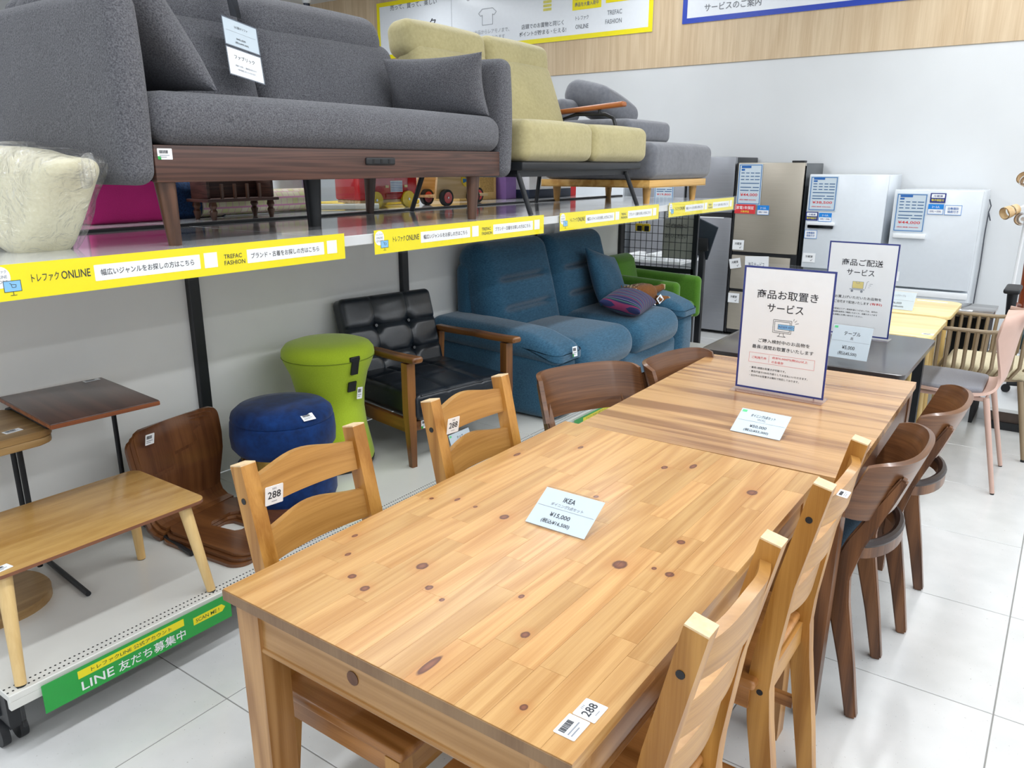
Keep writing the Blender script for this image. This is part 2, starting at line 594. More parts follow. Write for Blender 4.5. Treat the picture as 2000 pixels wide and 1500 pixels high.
# ================================================================= THE SETTING
TS, TX0, TY0 = 0.602, 1.5646, -0.8145
grout = plain('dark_grout', '#8f8e8b', 0.9)
def tile_mat():
    nt = NT('glossy_white_floor_tile')
    setb(nt, 0.16, 0, 0.0)
    tc = nt.n('ShaderNodeTexCoord'); oi = nt.n('ShaderNodeObjectInfo')
    nz = nt.n('ShaderNodeTexNoise', Vector=tc.outputs['Object'], Scale=6.0, Detail=5.0)
    sp = nt.n('ShaderNodeTexNoise', Vector=tc.outputs['Object'], Scale=140.0, Detail=2.0)
    c = nt.ramp(nz.outputs[0], [(0.3, S('#d2d3d2')), (0.7, S('#dededd'))])
    d = nt.ramp(sp.outputs[0], [(0.22, S('#b3b2ae')), (0.30, (1, 1, 1))])
    v = nt.math('MULTIPLY_ADD', oi.outputs['Random'], 0.03, 0.97)
    hsv = nt.n('ShaderNodeHueSaturation', Color=nt.mix(1.0, c, d, 'MULTIPLY'))
    nt.l(v, hsv.inputs['Value'])
    nt.l(hsv.outputs[0], nt.b.inputs['Base Color'])
    r = nt.ramp(nz.outputs[0], [(0.3, (0.13,) * 3), (0.7, (0.22,) * 3)])
    nt.l(r, nt.b.inputs['Roughness'])
    return nt.m
TILE = tile_mat()
floor = struct('floor', B().box(-4.0, 6.62, -6.5, 9.5, -0.06, -0.0022), grout)
tile_me = B().box(-TS / 2 + 0.0018, TS / 2 - 0.0018, -TS / 2 + 0.0018, TS / 2 - 0.0018, -0.02, 0.0, bev=0.0012, seg=1).mesh('tile')
for i in range(-5, 9):
    for j in range(-6, 8):
        if TX0 + (i + 0.5) * TS > 6.6: continue
        obj('tile', tile_me, TILE, floor, (TX0 + (i + 0.5) * TS, TY0 + (j + 0.5) * TS, 0))

WALLW = plain('white_painted_wall', '#d6d8d9', 0.7, mottle=0.015, scale=3)
PANELW = wood('pale_oak_wall_laminate', '#d8c2a2', '#c0a684', 'Z', stretch=22, scale=2.0, ring=3.0, ringw=0.25, rough=0.55, var=0.05, coat=0)
wall_back = struct('wall_back', B().box(6.60, 6.72, -6.5, 9.5, 0, 2.372), WALLW)
struct('joint_shadow_1', B().box(6.597, 6.72, -6.5, 9.5, 2.366, 2.372), plain('wall_joint_shadow_strip', '#b9b4ab', 0.7))  # thin grey strip paints in a shadow line along the wall joint
wall_upper = struct('wall_upper', B().box(6.605, 6.72, -6.5, 9.5, 2.372, CEIL), plain('laminate_backing', '#c9b290', 0.6))
lam = B().box(6.59, 6.605, -0.4497, 0.4497, 2.372, CEIL).mesh('laminate_panel')
for k in range(-7, 11):
    obj('laminate_panel', lam, PANELW, wall_upper, (0, k * 0.9 - 0.3, 0))
struct('wall_left', B().box(-4.0, 6.6, 9.5, 9.6, 0, CEIL), WALLW)
struct('baseboard_back', B().box(6.585, 6.60, -6.5, 9.5, 0, 0.07), plain('grey_baseboard', '#b8babd', 0.6))
struct('ceiling', B().box(-4.0, 6.72, -6.5, 9.5, CEIL, CEIL + 0.05), plain('white_ceiling_board', '#e3e5e6', 0.9, mottle=0.02))

LENS = emit('lamp_diffuser', '#f4f8ff', 6.0)
for k, (y_, p_) in enumerate(LIGHT_ROWS):
    where = ['above the dining tables', 'over the aisle right of the tables', 'furthest right of the ceiling rows', 'just behind the sofa shelf', 'furthest left beyond the sofa shelf'][k]
    f = thing('ceiling_light', 'long white strip light on the ceiling ' + where, 'ceiling light', (1.9, y_, CEIL), group='ceiling strip lights')
    obj('housing', B().box(-4.35, 4.35, -0.11, 0.11, -0.07, 0, bev=0.008), WHITEP, f)
    obj('diffuser', B().box(-4.3, 4.3, -0.08, 0.08, -0.085, -0.065), LENS, f)

d = thing('security_camera', 'white dome security camera with dark lens under the ceiling', 'camera', (6.2, 7.18, CEIL))
obj('mount', B().lathe([(0, 0), (0.055, 0), (0.055, -0.05), (0.045, -0.085), (0, -0.085)]), WHITEP, d)
obj('dome', B().lathe([(0.0, -0.155), (0.02, -0.15), (0.036, -0.125), (0.04, -0.085), (0, -0.085)]), plain('dark_dome', '#232a3c', 0.15), d)

# ================================================================= PINE TABLE (near)
KN = [(.273, .131, .014, .011), (.168, .212, .009, .008), (.151, .161, .010, .008), (.221, .068, .009, .007), (.539, .130, .013, .010),
      (.544, .214, .006, .005), (.867, .326, .016, .006), (1.011, .216, .012, .006), (.498, -.175, .018, .014), (.523, -.235, .006, .005),
      (.519, -.269, .010, .009), (.653, -.233, .010, .009), (1.009, -.032, .012, .008), (1.058, -.089, .018, .008), (.983, -.267, .016, .012),
      (.049, -.084, .030, .008), (.203, .022, .006, .005), (.054, -.257, .007, .006), (.294, -.086, .007, .005), (.551, .272, .010, .005),
      (.521, .324, .006, .005), (.223, .282, .008, .005), (.287, .330, .008, .005), (.201, -.158, .010, .008), (.75, .02, .008, .006)]
PINE_TOP = wood('honey_pine_stave', '#c99e64', '#ab7a40', 'X', stretch=46, scale=2.2, ring=8, ringw=0.30, rough=0.34, var=0.10, coat=0.2, knots=KN, hue=0.002)
PINE_L = wood('honey_pine_leg', '#b98c58', '#946633', 'Z', stretch=18, scale=2.5, ring=6, rough=0.4, var=0.05)
PINE_Y = wood('honey_pine_apron_y', '#bb905c', '#9b6f3a', 'Y', stretch=18, scale=2.5, ring=6, rough=0.4, var=0.05, knots=None)
PINE_X = wood('honey_pine_apron_x', '#b98c58', '#946633', 'X', stretch=18, scale=2.5, ring=6, rough=0.4, var=0.05)
PINE_END = wood('pine_end_grain', '#8d6f4e', '#77583a', 'Z', stretch=6, scale=9, ring=2, rough=0.5, var=0.12)

tb = thing('dining_table', 'honey pine dining table with knotty staved top, nearest the camera', 'table', (0, 0, 0))
rows = 15
rw = 0.74 / rows
rnd = random.Random(11)
for r_ in range(rows):
    y0 = -0.37 + r_ * rw
    x = 0.0
    cut = rnd.uniform(0.12, 0.40)
    while x < 1.18 - 1e-6:
        x1 = min(1.18, x + cut)
        if 1.18 - x1 < 0.09: x1 = 1.18
        obj('stave', B().box(x + 0.00012, x1 - 0.00012, y0 + 0.00012, y0 + rw - 0.00012, 0.719, 0.74, bev=0.0003, seg=1), PINE_TOP, tb)
        x = x1
        cut = rnd.uniform(0.22, 0.46)
obj('end_grain_edge', B().box(-0.0018, 0.0002, -0.37, 0.37, 0.7185, 0.7385), PINE_END, tb)
obj('end_grain_edge', B().box(1.1798, 1.1818, -0.37, 0.37, 0.7185, 0.7385), PINE_END, tb)
for sx in (0, 1):
    for sy in (-1, 1):
        cx, cy = (0.045 if sx == 0 else 1.135), sy * 0.325
        obj('leg', B().tube([(cx, cy, 0), (cx, cy, 0.6), (cx, cy, 0.7185)], 0, sec=lambda t: (0.056 + 0.006 * min(1, t * 1.3),) * 2, up=(1, 0, 0)), PINE_L, tb)
for sx, xx in ((0, 0.03), (1, 1.15)):
    ap = obj('apron', B().box(xx - 0.009, xx + 0.009, -0.295, 0.295, 0.625, 0.7185), PINE_Y, tb)
    s = -1 if sx == 0 else 1
    obj('bead', B().tube([(xx + s * 0.007, -0.295, 0.631), (xx + s * 0.007, 0.295, 0.631)], 0.0065, n=8), PINE_Y, ap)
for sy in (-1, 1):
    ap = obj('apron', B().box(0.075, 1.105, sy * 0.342 - 0.009, sy * 0.342 + 0.009, 0.625, 0.7185), PINE_X, tb)
    obj('bead', B().tube([(0.075, sy * 0.349, 0.631), (1.105, sy * 0.349, 0.631)], 0.0065, n=8), PINE_X, ap)
obj('apron_knot', B().cyl((0.0195, 0.06, 0.672), (0.0208, 0.06, 0.672), 0.013, n=14), plain('knot_brown', '#5d3a24', 0.5, mottle=0.25, scale=60), tb, label='dark brown knot in the table apron')
c = sticker(tb, (0.0, 0, 0), (0, 0, 0), 0.044, 0.034, 'bar'); c.location = (0.036, -0.317, 0.7412); c.rotation_euler = (0, 0, R(-2)); c.rotation_euler = (0, 0, R(0))
c.location = (0.036, -0.351, 0.7412)
c = sticker(tb, (0.082, -0.356, 0.7412), (0, 0, R(0)), 0.040, 0.036, '288')

# ================================================================= PINE LADDER-BACK CHAIRS
CH_Z = wood('amber_pine_post', '#bb8842', '#966322', 'Z', stretch=24, scale=3, ring=5, rough=0.4, var=0.05)
CH_X = wood('amber_pine_rail', '#c08f4c', '#9c6c30', 'X', stretch=30, scale=3, ring=3, ringw=0.2, rough=0.42, var=0.05, cross=(1, 0.1, 1), rs=2.0)
CH_Y = wood('amber_pine_seat', '#b98148', '#8c5a28', 'Y', stretch=18, scale=3, ring=5, rough=0.42, var=0.05)
CH_END = plain('pale_pine_end', '#d9bd95', 0.6, mottle=0.12, scale=80)
BOLT = plain('black_bolt', '#15171b', 0.4)

def pine_chair(label):
    t = thing('pine_chair', label, 'chair', group='ladder-back pine chairs')
    for s in (-1, 1):
        x = s * 0.15
        path = [(x, -0.255, 0), (x, -0.235, 0.15), (x, -0.208, 0.34), (x, -0.200, 0.43), (x, -0.206, 0.50), (x, -0.232, 0.68), (x, -0.281, 0.9)]
        leg = obj('rear_post', B().tube(path, 0, sec=lambda u: (0.036, 0.036 + 0.012 * math.sin(PI * min(1, u * 1.15))), up=(0, 1, 0)), CH_Z, t)
        obj('post_top', B().tube([(x, -0.2806, 0.8985), (x, -0.2816, 0.9030)], 0, sec=(0.0352, 0.0355), up=(0, 1, 0)), CH_END, leg)
        for (by, bz) in ((-0.264, 0.83), (-0.205, 0.42)):
            obj('bolt', B().cyl((x + s * 0.0178, by, bz), (x + s * 0.0192, by, bz), 0.0068, n=12), BOLT, leg)
        obj('front_leg', B().tube([(s * 0.172, 0.142, 0), (s * 0.172, 0.142, 0.43)], 0, sec=(0.036, 0.036), up=(1, 0, 0)), CH_Z, t)
        obj('side_rail', B().box(s * 0.165 - 0.009, s * 0.165 + 0.009, -0.185, 0.128, 0.375, 0.43), CH_Y, t)
        obj('side_stretcher', B().box(s * 0.162 - 0.008, s * 0.162 + 0.008, -0.20, 0.128, 0.17, 0.20), CH_Y, t)
    obj('seat', B().rbox((0, -0.016, 0.4425), (0.385, 0.368, 0.022), 0.008, inner=3, seg=3), CH_Y, t)
    obj('front_rail', B().box(-0.155, 0.155, 0.134, 0.152, 0.375, 0.43), CH_X, t)
    obj('rear_rail', B().box(-0.134, 0.134, -0.208, -0.192, 0.375, 0.43), CH_X, t)
    obj('cross_stretcher', B().box(-0.155, 0.155, -0.01, 0.008, 0.172, 0.198), CH_X, t)
    for (z0, z1) in ((0.802, 0.868), (0.690, 0.756), (0.580, 0.646)):
        yb = -0.236 - (z0 - 0.69) * 0.24
        def fn(u, v, z0=z0, z1=z1, yb=yb):
            x = -0.136 + 0.272 * u
            k = 1 - (2 * u - 1) ** 2
            arch = 0.017 * math.sin(PI * u) ** 2.4
            z = z0 + (z1 - z0 + arch) * v - 0.004 * k * (1 - v)
            return (x, yb - 0.023 * k - 0.012 * v, z)
        obj('back_slat', B().surf(fn, 16, 4, 0.018), CH_X, t)
    return t

c1 = pine_chair('amber pine ladder-back chair tucked at the near right corner of the pine table')
c1.location = (0.302, -0.19, 0)
c2 = copy_tree(c1, (0.880, -0.198, 0), 0, 'amber pine ladder-back chair at the far right corner of the pine table')
c3 = copy_tree(c1, (0.308, 0.222, 0), PI, 'amber pine ladder-back chair on the left of the pine table before the blue ottoman')
c4 = copy_tree(c1, (0.858, 0.205, 0), PI, 'amber pine ladder-back chair on the left of the pine table before the black armchair')
sticker(c2, (-0.125, -0.318, 0.8735), (R(6), 0, 0), 0.034, 0.020, 'bar')
for c in (c3, c4):
    sticker(c, (0.135, -0.242, 0.812), (R(100), 0, R(171)), 0.040, 0.044, '288')

# ================================================================= WALNUT TABLE AND CHAIRS
WAL_TOP = wood('striped_walnut_top', '#c29663', '#8a5f3a', 'Y', stretch=17, scale=1.8, ring=2.5, ringw=0.35, rough=0.25, var=0.06, coat=0.35, contrast=(0.36, 0.68))
WAL = wood('walnut_panel', '#7f5433', '#4f301c', 'X', stretch=46, scale=3, ring=3, ringw=0.18, rough=0.35, var=0.05, coat=0.3, cross=(1, 0.02, 1), rs=2.5)
WAL_Z = wood('walnut_leg', '#7c5334', '#4f311e', 'Z', stretch=30, scale=3, ring=4, rough=0.38, var=0.05, coat=0.2)
WAL_AP = wood('walnut_apron', '#87614a', '#6a4735', 'X', stretch=18, scale=3, ring=4, rough=0.3, var=0.04, coat=0.4)
t2 = thing('dining_table', 'walnut-grain dining table with light stripes, second from the camera', 'table', (1.757, -0.036, 0), R(0.9))
nb = 9
for k in range(nb):
    x0 = -0.548 + k * 1.096 / nb
    obj('veneer_board', B().box(x0 + 0.0001, x0 + 1.096 / nb - 0.0001, -0.383, 0.383, 0.706, 0.73, bev=0.0004, seg=1), WAL_TOP, t2)
for sx in (-1, 1):
    for sy in (-1, 1):
        obj('leg', B().tube([(sx * 0.505, sy * 0.345, 0), (sx * 0.505, sy * 0.345, 0.706)], 0, sec=lambda u: (0.045 + 0.02 * u,) * 2, up=(1, 0, 0)), WAL_Z, t2)
for sy in (-1, 1):
    obj('apron', B().box(-0.475, 0.475, sy * 0.362 - 0.010, sy * 0.362 + 0.010, 0.60, 0.706), WAL_AP, t2)
for sx in (-1, 1):
    obj('apron', B().box(sx * 0.52 - 0.010, sx * 0.52 + 0.010, -0.31, 0.31, 0.60, 0.706), WAL_AP, t2)

NAVYF = fabric('navy_woven_seat', '#37566c', '#142331', scale=260, bump=0.5, stretch=(1, 1.6, 1))
DKBR = plain('dark_brown_leather', '#2b1d19', 0.35, mottle=0.1)
def walnut_chair(label):
    t = thing('walnut_chair', label, 'chair', group='walnut dining chairs')
    for s in (-1, 1):
        x = s * 0.165
        path = [(x, -0.292, 0), (x, -0.262, 0.16), (x, -0.222, 0.34), (x, -0.215, 0.42), (x, -0.246, 0.52), (x, -0.312, 0.66), (x, -0.340, 0.722)]
        wd = [0.030, 0.040, 0.056, 0.058, 0.046, 0.030, 0.020]
        b = B()
        b.tube(path, 0, sec=lambda u: (0.032, wd[min(6, int(round(u * 6)))]), up=(0, 1, 0))
        bmesh.ops.bevel(b.bm, geom=[e for e in b.bm.edges], offset=0.005, segments=2, affect='EDGES')
        obj('rear_leg', b, WAL_Z, t)
        obj('front_leg', B().tube([(s * 0.185, 0.125, 0), (s * 0.175, 0.115, 0.41)], 0, sec=lambda u: (0.028 + 0.014 * u,) * 2, up=(1, 0, 0)), WAL_Z, t)
        obj('side_rail', B().box(s * 0.170 - 0.011, s * 0.170 + 0.011, -0.20, 0.11, 0.355, 0.405), WAL_Z, t)
    def back(u, v):
        a = (2 * u - 1)
        x = 0.212 * math.sin(a * PI / 2 * 0.94) / math.sin(PI / 2 * 0.94)
        y = -0.330 + 0.105 * abs(a) ** 2.4 - 0.058 * (v - 0.4)
        edge = 1 - (abs(a) ** 9)
        zc = 0.682
        hh = 0.083 * (0.84 + 0.16 * edge)
        return (x, y, zc + (v - 0.5) * 2 * hh)
    obj('backrest', B().surf(back, 28, 8, 0.016), WAL, t)
    obj('seat', B().rbox((0, -0.03, 0.432), (0.43, 0.35, 0.062), 0.024, puff=(0, 0, 0.012)), NAVYF, t)
    obj('seat_frame', B().box(-0.16, 0.16, 0.105, 0.125, 0.355, 0.405), WAL, t)
    bow = [(0.165 * math.cos(PI * k / 16), -0.235 - 0.085 * math.sin(PI * k / 16), 0.495) for k in range(17)]
    obj('back_bow', B().tube(bow, 0, sec=(0.022, 0.030), up=(0, 0, 1)), WAL_Z, t)
    bow2 = [(p[0], p[1], 0.515) for p in bow]
    obj('bow_padding', B().tube(bow2, 0.013, n=8), DKBR, t)
    return t
w1 = walnut_chair('walnut chair with curved back, right side of the walnut table, nearer the camera')
w1.location = (1.492, -0.200, 0)
w2 = copy_tree(w1, (2.018, -0.238, 0), 0, 'walnut chair with curved back, right side of the walnut table, nearer the pink chair')
w3 = copy_tree(w1, (1.545, 0.325, 0), R(153), 'walnut chair turned askew, left of the walnut table, in front of the teal sofa arm')
w4 = copy_tree(w1, (2.005, 0.105, 0), R(172), 'walnut chair pushed in at the left far corner of the walnut table')

# ================================================================= FURTHER TABLES
BLKT = plain('charcoal_laminate', '#383434', 0.28, coat=0.3, mottle=0.06, scale=90)
t3 = thing('dining_table', 'charcoal black dining table, third in the row, carrying the delivery sign', 'table', (2.80, 0.045, 0))
obj('table_top', B().prism(rounded(0.78, 0.80, 0.03, x0=-0.39, y0=-0.40), 0.70, 0.72, bev=0.002), BLKT, t3)
for sx in (-1, 1):
    for sy in (-1, 1):
        obj('leg', B().tube([(sx * 0.34, sy * 0.35, 0), (sx * 0.34, sy * 0.35, 0.70)], 0, sec=(0.04, 0.04), up=(1, 0, 0)), BLACKM, t3)
for sy in (-1, 1): obj('apron', B().box(-0.32, 0.32, sy * 0.35 - 0.01, sy * 0.35 + 0.01, 0.65, 0.70), BLACKM, t3)
for sx in (-1, 1): obj('apron', B().box(sx * 0.34 - 0.01, sx * 0.34 + 0.01, -0.33, 0.33, 0.65, 0.70), BLACKM, t3)
YEL_T = wood('cream_maple_top', '#f0d89a', '#e3c47c', 'Y', stretch=14, scale=2, ring=3, rough=0.35, var=0.02, coat=0.2)
YEL_L = wood('cream_maple_leg', '#e2c584', '#cfac66', 'Z', stretch=14, scale=2, ring=3, rough=0.4, var=0.02)
for (cx, w_, lab) in ((3.495, 0.57, 'cream maple table beside the charcoal table, white sticker at its corner'), (4.105, 0.55, 'cream maple table further back, with a price card on it')):
    t = thing('side_dining_table', lab, 'table', (cx, 0.02, 0), group='cream maple tables')
    obj('table_top', B().prism(rounded(w_, 0.70, 0.06, x0=-w_ / 2, y0=-0.35), 0.698, 0.72, bev=0.006), YEL_T, t)
    for sx in (-1, 1):
        for sy in (-1, 1):
            obj('leg', B().cyl((sx * (w_ / 2 - 0.05), sy * 0.29, 0), (sx * (w_ / 2 - 0.07), sy * 0.27, 0.698), 0.014, 0.022, n=14), YEL_L, t)
    if w_ > 0.56: sticker(t, (-0.22, -0.30, 0.7212), (0, 0, R(-90)), 0.05, 0.035, 'bar')
    else: sticker(t, (0.2, -0.12, 0.7212), (0, 0, R(-95)), 0.16, 0.02, 'none')
DARKG = plain('dark_glossy_lacquer', '#3a3330', 0.08, coat=0.6, mottle=0.05)
t = thing('coffee_table', 'dark glossy low table behind the cream tables by the fridges', 'table', (4.64, 0.12, 0))
obj('table_top', B().box(-0.20, 0.20, -0.60, 0.55, 0.625, 0.65, bev=0.003), DARKG, t)
obj('side_panel', B().box(-0.19, 0.19, -0.585, -0.565, 0, 0.625), BLACKP, t)
obj('side_panel', B().box(-0.19, 0.19, 0.515, 0.535, 0, 0.625), BLACKP, t)
obj('back_panel', B().box(0.16, 0.18, -0.565, 0.515, 0.2, 0.625), BLACKP, t)
sticker(t, (-0.12, -0.42, 0.6512), (0, 0, R(-90)), 0.07, 0.05, 'bar')

# ================================================================= SIGNS AND PRICE CARDS
def a3_stand(name, label, x, y, z, rz, fill):
    t = thing(name, label, 'sign', (x, y, z), rot=(PI / 2, 0, rz))
    # local: x right, y up, z to the viewer; origin bottom centre
    W, H = 0.297, 0.42
    sh = card('poster', W, H, PAPER, t, (-W / 2, 0.008, 0), t=0.0006)
    outline(sh, 0, 0, W, H, 0.0065, NAVY)
    fill(sh)
    obj('acrylic_front', B().box(-W / 2 - 0.002, W / 2 + 0.002, 0.004, H + 0.018, 0.0016, 0.0030), CLEAR, t)
    obj('acrylic_back', B().box(-W / 2 - 0.002, W / 2 + 0.002, 0.004, H + 0.018, -0.0040, -0.0026), CLEAR, t)
    obj('acrylic_base', B().box(-W / 2 - 0.006, W / 2 + 0.006, 0.0005, 0.004, -0.045, 0.045, bev=0.0008, seg=1), clear('acrylic_base_clear', '#fbf6f4', 0.05, 0.06), t)
    return t
def fill_reserve(p):
    W, H = 0.297, 0.42
    txt(p, '商品お取置き', 0.050, 0.315, 0.198, 0.030, INK)
    txt(p, 'サービス', 0.088, 0.272, 0.118, 0.029, INK)
    # monitor pictogram
    lines(p, [(.112, .248, .172, .248), (.172, .248, .172, .205), (.172, .205, .112, .205), (.112, .205, .112, .248),
              (.117, .243, .167, .243), (.167, .243, .167, .210), (.167, .210, .117, .210), (.117, .210, .117, .243),
              (.137, .205, .134, .195), (.147, .205, .150, .195), (.128, .193, .156, .193), (.134, .195, .128, .193), (.150, .195, .156, .193),
              (.182, .246, .188, .252), (.184, .240, .195, .243), (.178, .250, .179, .256)], 0.0013, INK)
    rect(p, .128, .217, .182, .234, SKY, 'icon_plate', z=0.0008)
    outline(p, .128, .217, .182, .234, 0.001, INK, z=0.0010)
    txt(p, 'RESERVED', .131, .2215, .048, .008, NAVY, z=0.0010)
    txt(p, 'ご購入検討中のお品物を', .067, .166, .170, .013, INK)
    txt(p, '最長1週間お取置きいたします', .048, .143, .203, .013, INK)
    outline(p, .040, .094, .258, .128, 0.0007, RED, 'box_outline')
    lines(p, [(.108, .099, .108, .124)], 0.0006, RED, 'divider')
    txt(p, 'ご利用条件', .050, .107, .050, .009, RED)
    txt(p, '合計5,000円(税込)以上', .118, .113, .118, .009, RED)
    txt(p, 'のお会計', .118, .099, .040, .009, RED)
    txt(p, '・最長1週間お取置きが可能です。', .046, .072, .122, .0075, INK)
    txt(p, '・商品代金の10%を内金としてお支払いいただきます。', .046, .058, .195, .0075, INK)
    txt(p, '・当日中のお取置きは無料で対応しております。', .046, .044, .168, .0075, INK)
def fill_delivery(p):
    txt(p, '商品ご配送', 0.062, 0.315, 0.175, 0.030, INK)
    txt(p, 'サービス', 0.088, 0.272, 0.118, 0.029, INK)
    rect(p, .118, .214, .166, .246, plain('carton_print', '#e5d489', 0.6), 'icon_box', z=0.0006)
    outline(p, .118, .214, .166, .246, 0.0014, INKLT, z=0.0008)
    lines(p, [(.134, .246, .134, .238), (.134, .238, .148, .238), (.148, .238, .148, .246), (.174, .214, .180, .246), (.180, .246, .187, .250), (.190, .238, .204, .239), (.188, .230, .198, .231), (.187, .222, .192, .2225)], 0.0014, INKLT, z=0.0008)
    rect(p, .108, .207, .172, .213, plain('trolley_print', '#b9bec6', 0.6), 'icon_trolley', z=0.0006)
    b = B()
    for cx in (.119, .160): b.cyl((cx, .202, .0003), (cx, .202, .0007), .0055, n=14)
    obj('icon_wheel', b, INKLT, p)
    txt(p, 'お買上げいただいたお品物を', .048, .166, .200, .013, INK)
    txt(p, 'ご自宅まで配送いたします', .048, .143, .150, .013, INK)
    txt(p, '(有料)', .203, .143, .050, .013, RED)
    txt(p, '※配送エリア・配送料金につきましては、店内の', .048, .112, .190, .0075, INK)
    txt(p, '配送料金表をご確認いただくか、店舗スタッフまで', .048, .098, .190, .0075, INK)
    txt(p, 'お気軽にお問い合わせください。', .048, .084, .130, .0075, INK)
a3_stand('sign_stand', 'white sign in a clear stand with a drawn monitor reading RESERVED, on the walnut table', 1.858, -0.055, 0.73, R(-91), fill_reserve)
a3_stand('sign_stand', 'white sign in a clear stand with a drawn parcel trolley, on the charcoal table', 3.035, -0.035, 0.72, R(-93), fill_delivery)

CARDP = plain('pale_blue_card', '#c8d5de', 0.4, mottle=0.01)
def price_card(label, x, y, z, rz, lines_, tilt=52, w=0.152, h=0.105, green=True):
    t = thing('price_card', label, 'price card', (x, y, z), rz, group='small price cards on the tables')
    # sloping acrylic with the card behind, bent foot under it; viewer side is local -y
    a = R(tilt)
    c = card('card', w - 0.006, h - 0.006, CARDP, t, (-w / 2 + 0.003, 0.003, 0.0035), (a, 0, 0), t=0.0005)
    W, H = w - 0.006, h - 0.006
    if green:
        rect(c, 0.004, H - 0.014, 0.018, H - 0.005, plain('mint_print', '#5fd08a', 0.5), 'green_logo')
    n = len(lines_)
    for (s, fx, fy, fw, fh, col) in lines_:
        txt(c, s, fx * W, fy * H, fw * W, fh * H, INK if col else INKLT)
    lines(c, [(0.004, H * 0.52, W - 0.004, H * 0.52)], 0.0005, INKLT, 'rule')
    m = Matrix.Translation((0, 0.001, 0.001)) @ Matrix.Rotation(a, 4, 'X')
    obj('acrylic_front', B().box(-w / 2, w / 2, 0, h, 0.0012, 0.0026, m=m), CLEAR, t)
    topy, topz = 0.001 + h * math.cos(a), 0.001 + h * math.sin(a)
    obj('acrylic_back', B().tube([(0, topy + 0.001, topz - 0.001), (0, topy + 0.012, topz - 0.004), (0, topy + 0.022, 0.0025)], 0, sec=(w, 0.0016), up=(0, 1, 0.3)), CLEAR, t)
    return t
price_card('small white price card reading IKEA on the pine table', 0.540, 0.004, 0.74, R(-90), [('IKEA', .38, .72, .20, .13, 1), ('ダイニング5点セット', .22, .57, .55, .09, 0), ('¥15,000', .30, .28, .34, .13, 1), ('(税込¥16,500)', .22, .09, .48, .13, 1)], tilt=30, green=False)
price_card('small white price card with a green corner mark on the walnut table', 1.400, -0.130, 0.73, R(-92), [('ダイニング5点セット', .24, .70, .50, .13, 1), ('WAL', .40, .58, .18, .09, 0), ('¥50,000', .32, .26, .34, .13, 1), ('(税込¥55,000)', .24, .08, .50, .13, 1)], tilt=28)
price_card('small white price card standing upright on the charcoal table', 2.56, -0.115, 0.72, R(-95), [('テーブル', .30, .70, .42, .13, 1), ('黒', .48, .57, .08, .09, 0), ('¥5,000', .32, .26, .32, .13, 1), ('(税込¥5,500)', .24, .08, .48, .13, 1)], tilt=72, w=0.16, h=0.14)
price_card('small white price card on the cream table furthest back', 3.90, -0.06, 0.72, R(-95), [('ダイニングテーブル', .2, .70, .5, .13, 0), ('¥6,000', .32, .28, .3, .13, 1), ('(税込¥6,600)', .24, .1, .46, .12, 1)], tilt=60, w=0.17, h=0.11, green=False)

# ================================================================= DISPLAY RACK (deck below, sofa shelf above)
DZ, SZ = 0.20, 1.25            # deck top, shelf top
DECK = plain('cream_white_deck', '#d9d9d3', 0.22, coat=0.3, mottle=0.015, scale=8)
SHELF = plain('glossy_white_shelf', '#d3d5d6', 0.07, coat=0.5, mottle=0.015, scale=8)
PANEL = plain('pale_grey_back_panel', '#ebebe8', 0.6, mottle=0.02, scale=5)
POSTS = [-0.10, 1.06, 2.28, 3.50, 4.70]
rk = thing('display_rack', 'long two-tier shop display rack with white deck, black posts and sofa shelf', 'display rack', (0, 2.05, 0))
RY = -2.05
for a, b_ in zip(POSTS, POSTS[1:]):
    dk = obj('deck_board', B().box(a + 0.001, b_ - 0.001, 1.20 + RY, 2.05 + RY, DZ - 0.02, DZ, bev=0.002, seg=1).box(a + 0.001, b_ - 0.001, 1.20 + RY, 1.215 + RY, DZ - 0.042, DZ - 0.019), DECK, rk)
    n = int((b_ - a) / 0.0125)
    hb = B()
    for k in range(n):
        x = a + 0.006 + k * 0.0125
        for yy in (1.217, 1.238):
            hb.cyl((x, yy + RY, DZ + 0.0001), (x, yy + RY, DZ + 0.0005), 0.0030, n=6)
    h = obj('perforation', hb, plain('dark_hole', '#1b1b1b', 0.8), dk)
    h['kind'] = 'stuff'
    obj('back_panel', B().box(a + 0.02, b_ - 0.02, 2.058 + RY, 2.078 + RY, DZ, 1.205), PANEL, rk)
    obj('shelf_board', B().box(a + 0.001, b_ - 0.001, 1.20 + RY, 2.030 + RY, SZ - 0.035, SZ, bev=0.002, seg=1), SHELF, rk)
    obj('shelf_board', B().box(a + 0.001, b_ - 0.001, 2.095 + RY, 2.95 + RY, SZ - 0.035, SZ, bev=0.002, seg=1), SHELF, rk)
    obj('top_rail', B().box(a, b_, 2.045 + RY, 2.085 + RY, SZ - 0.03, SZ + 0.009), BLACKM, rk)
    obj('under_rail', B().box(a, b_, 1.29 + RY, 1.33 + RY, 0.10, DZ - 0.02), BLACKM, rk)
    obj('under_rail', B().box(a, b_, 1.96 + RY, 2.00 + RY, 0.10, DZ - 0.02), BLACKM, rk)
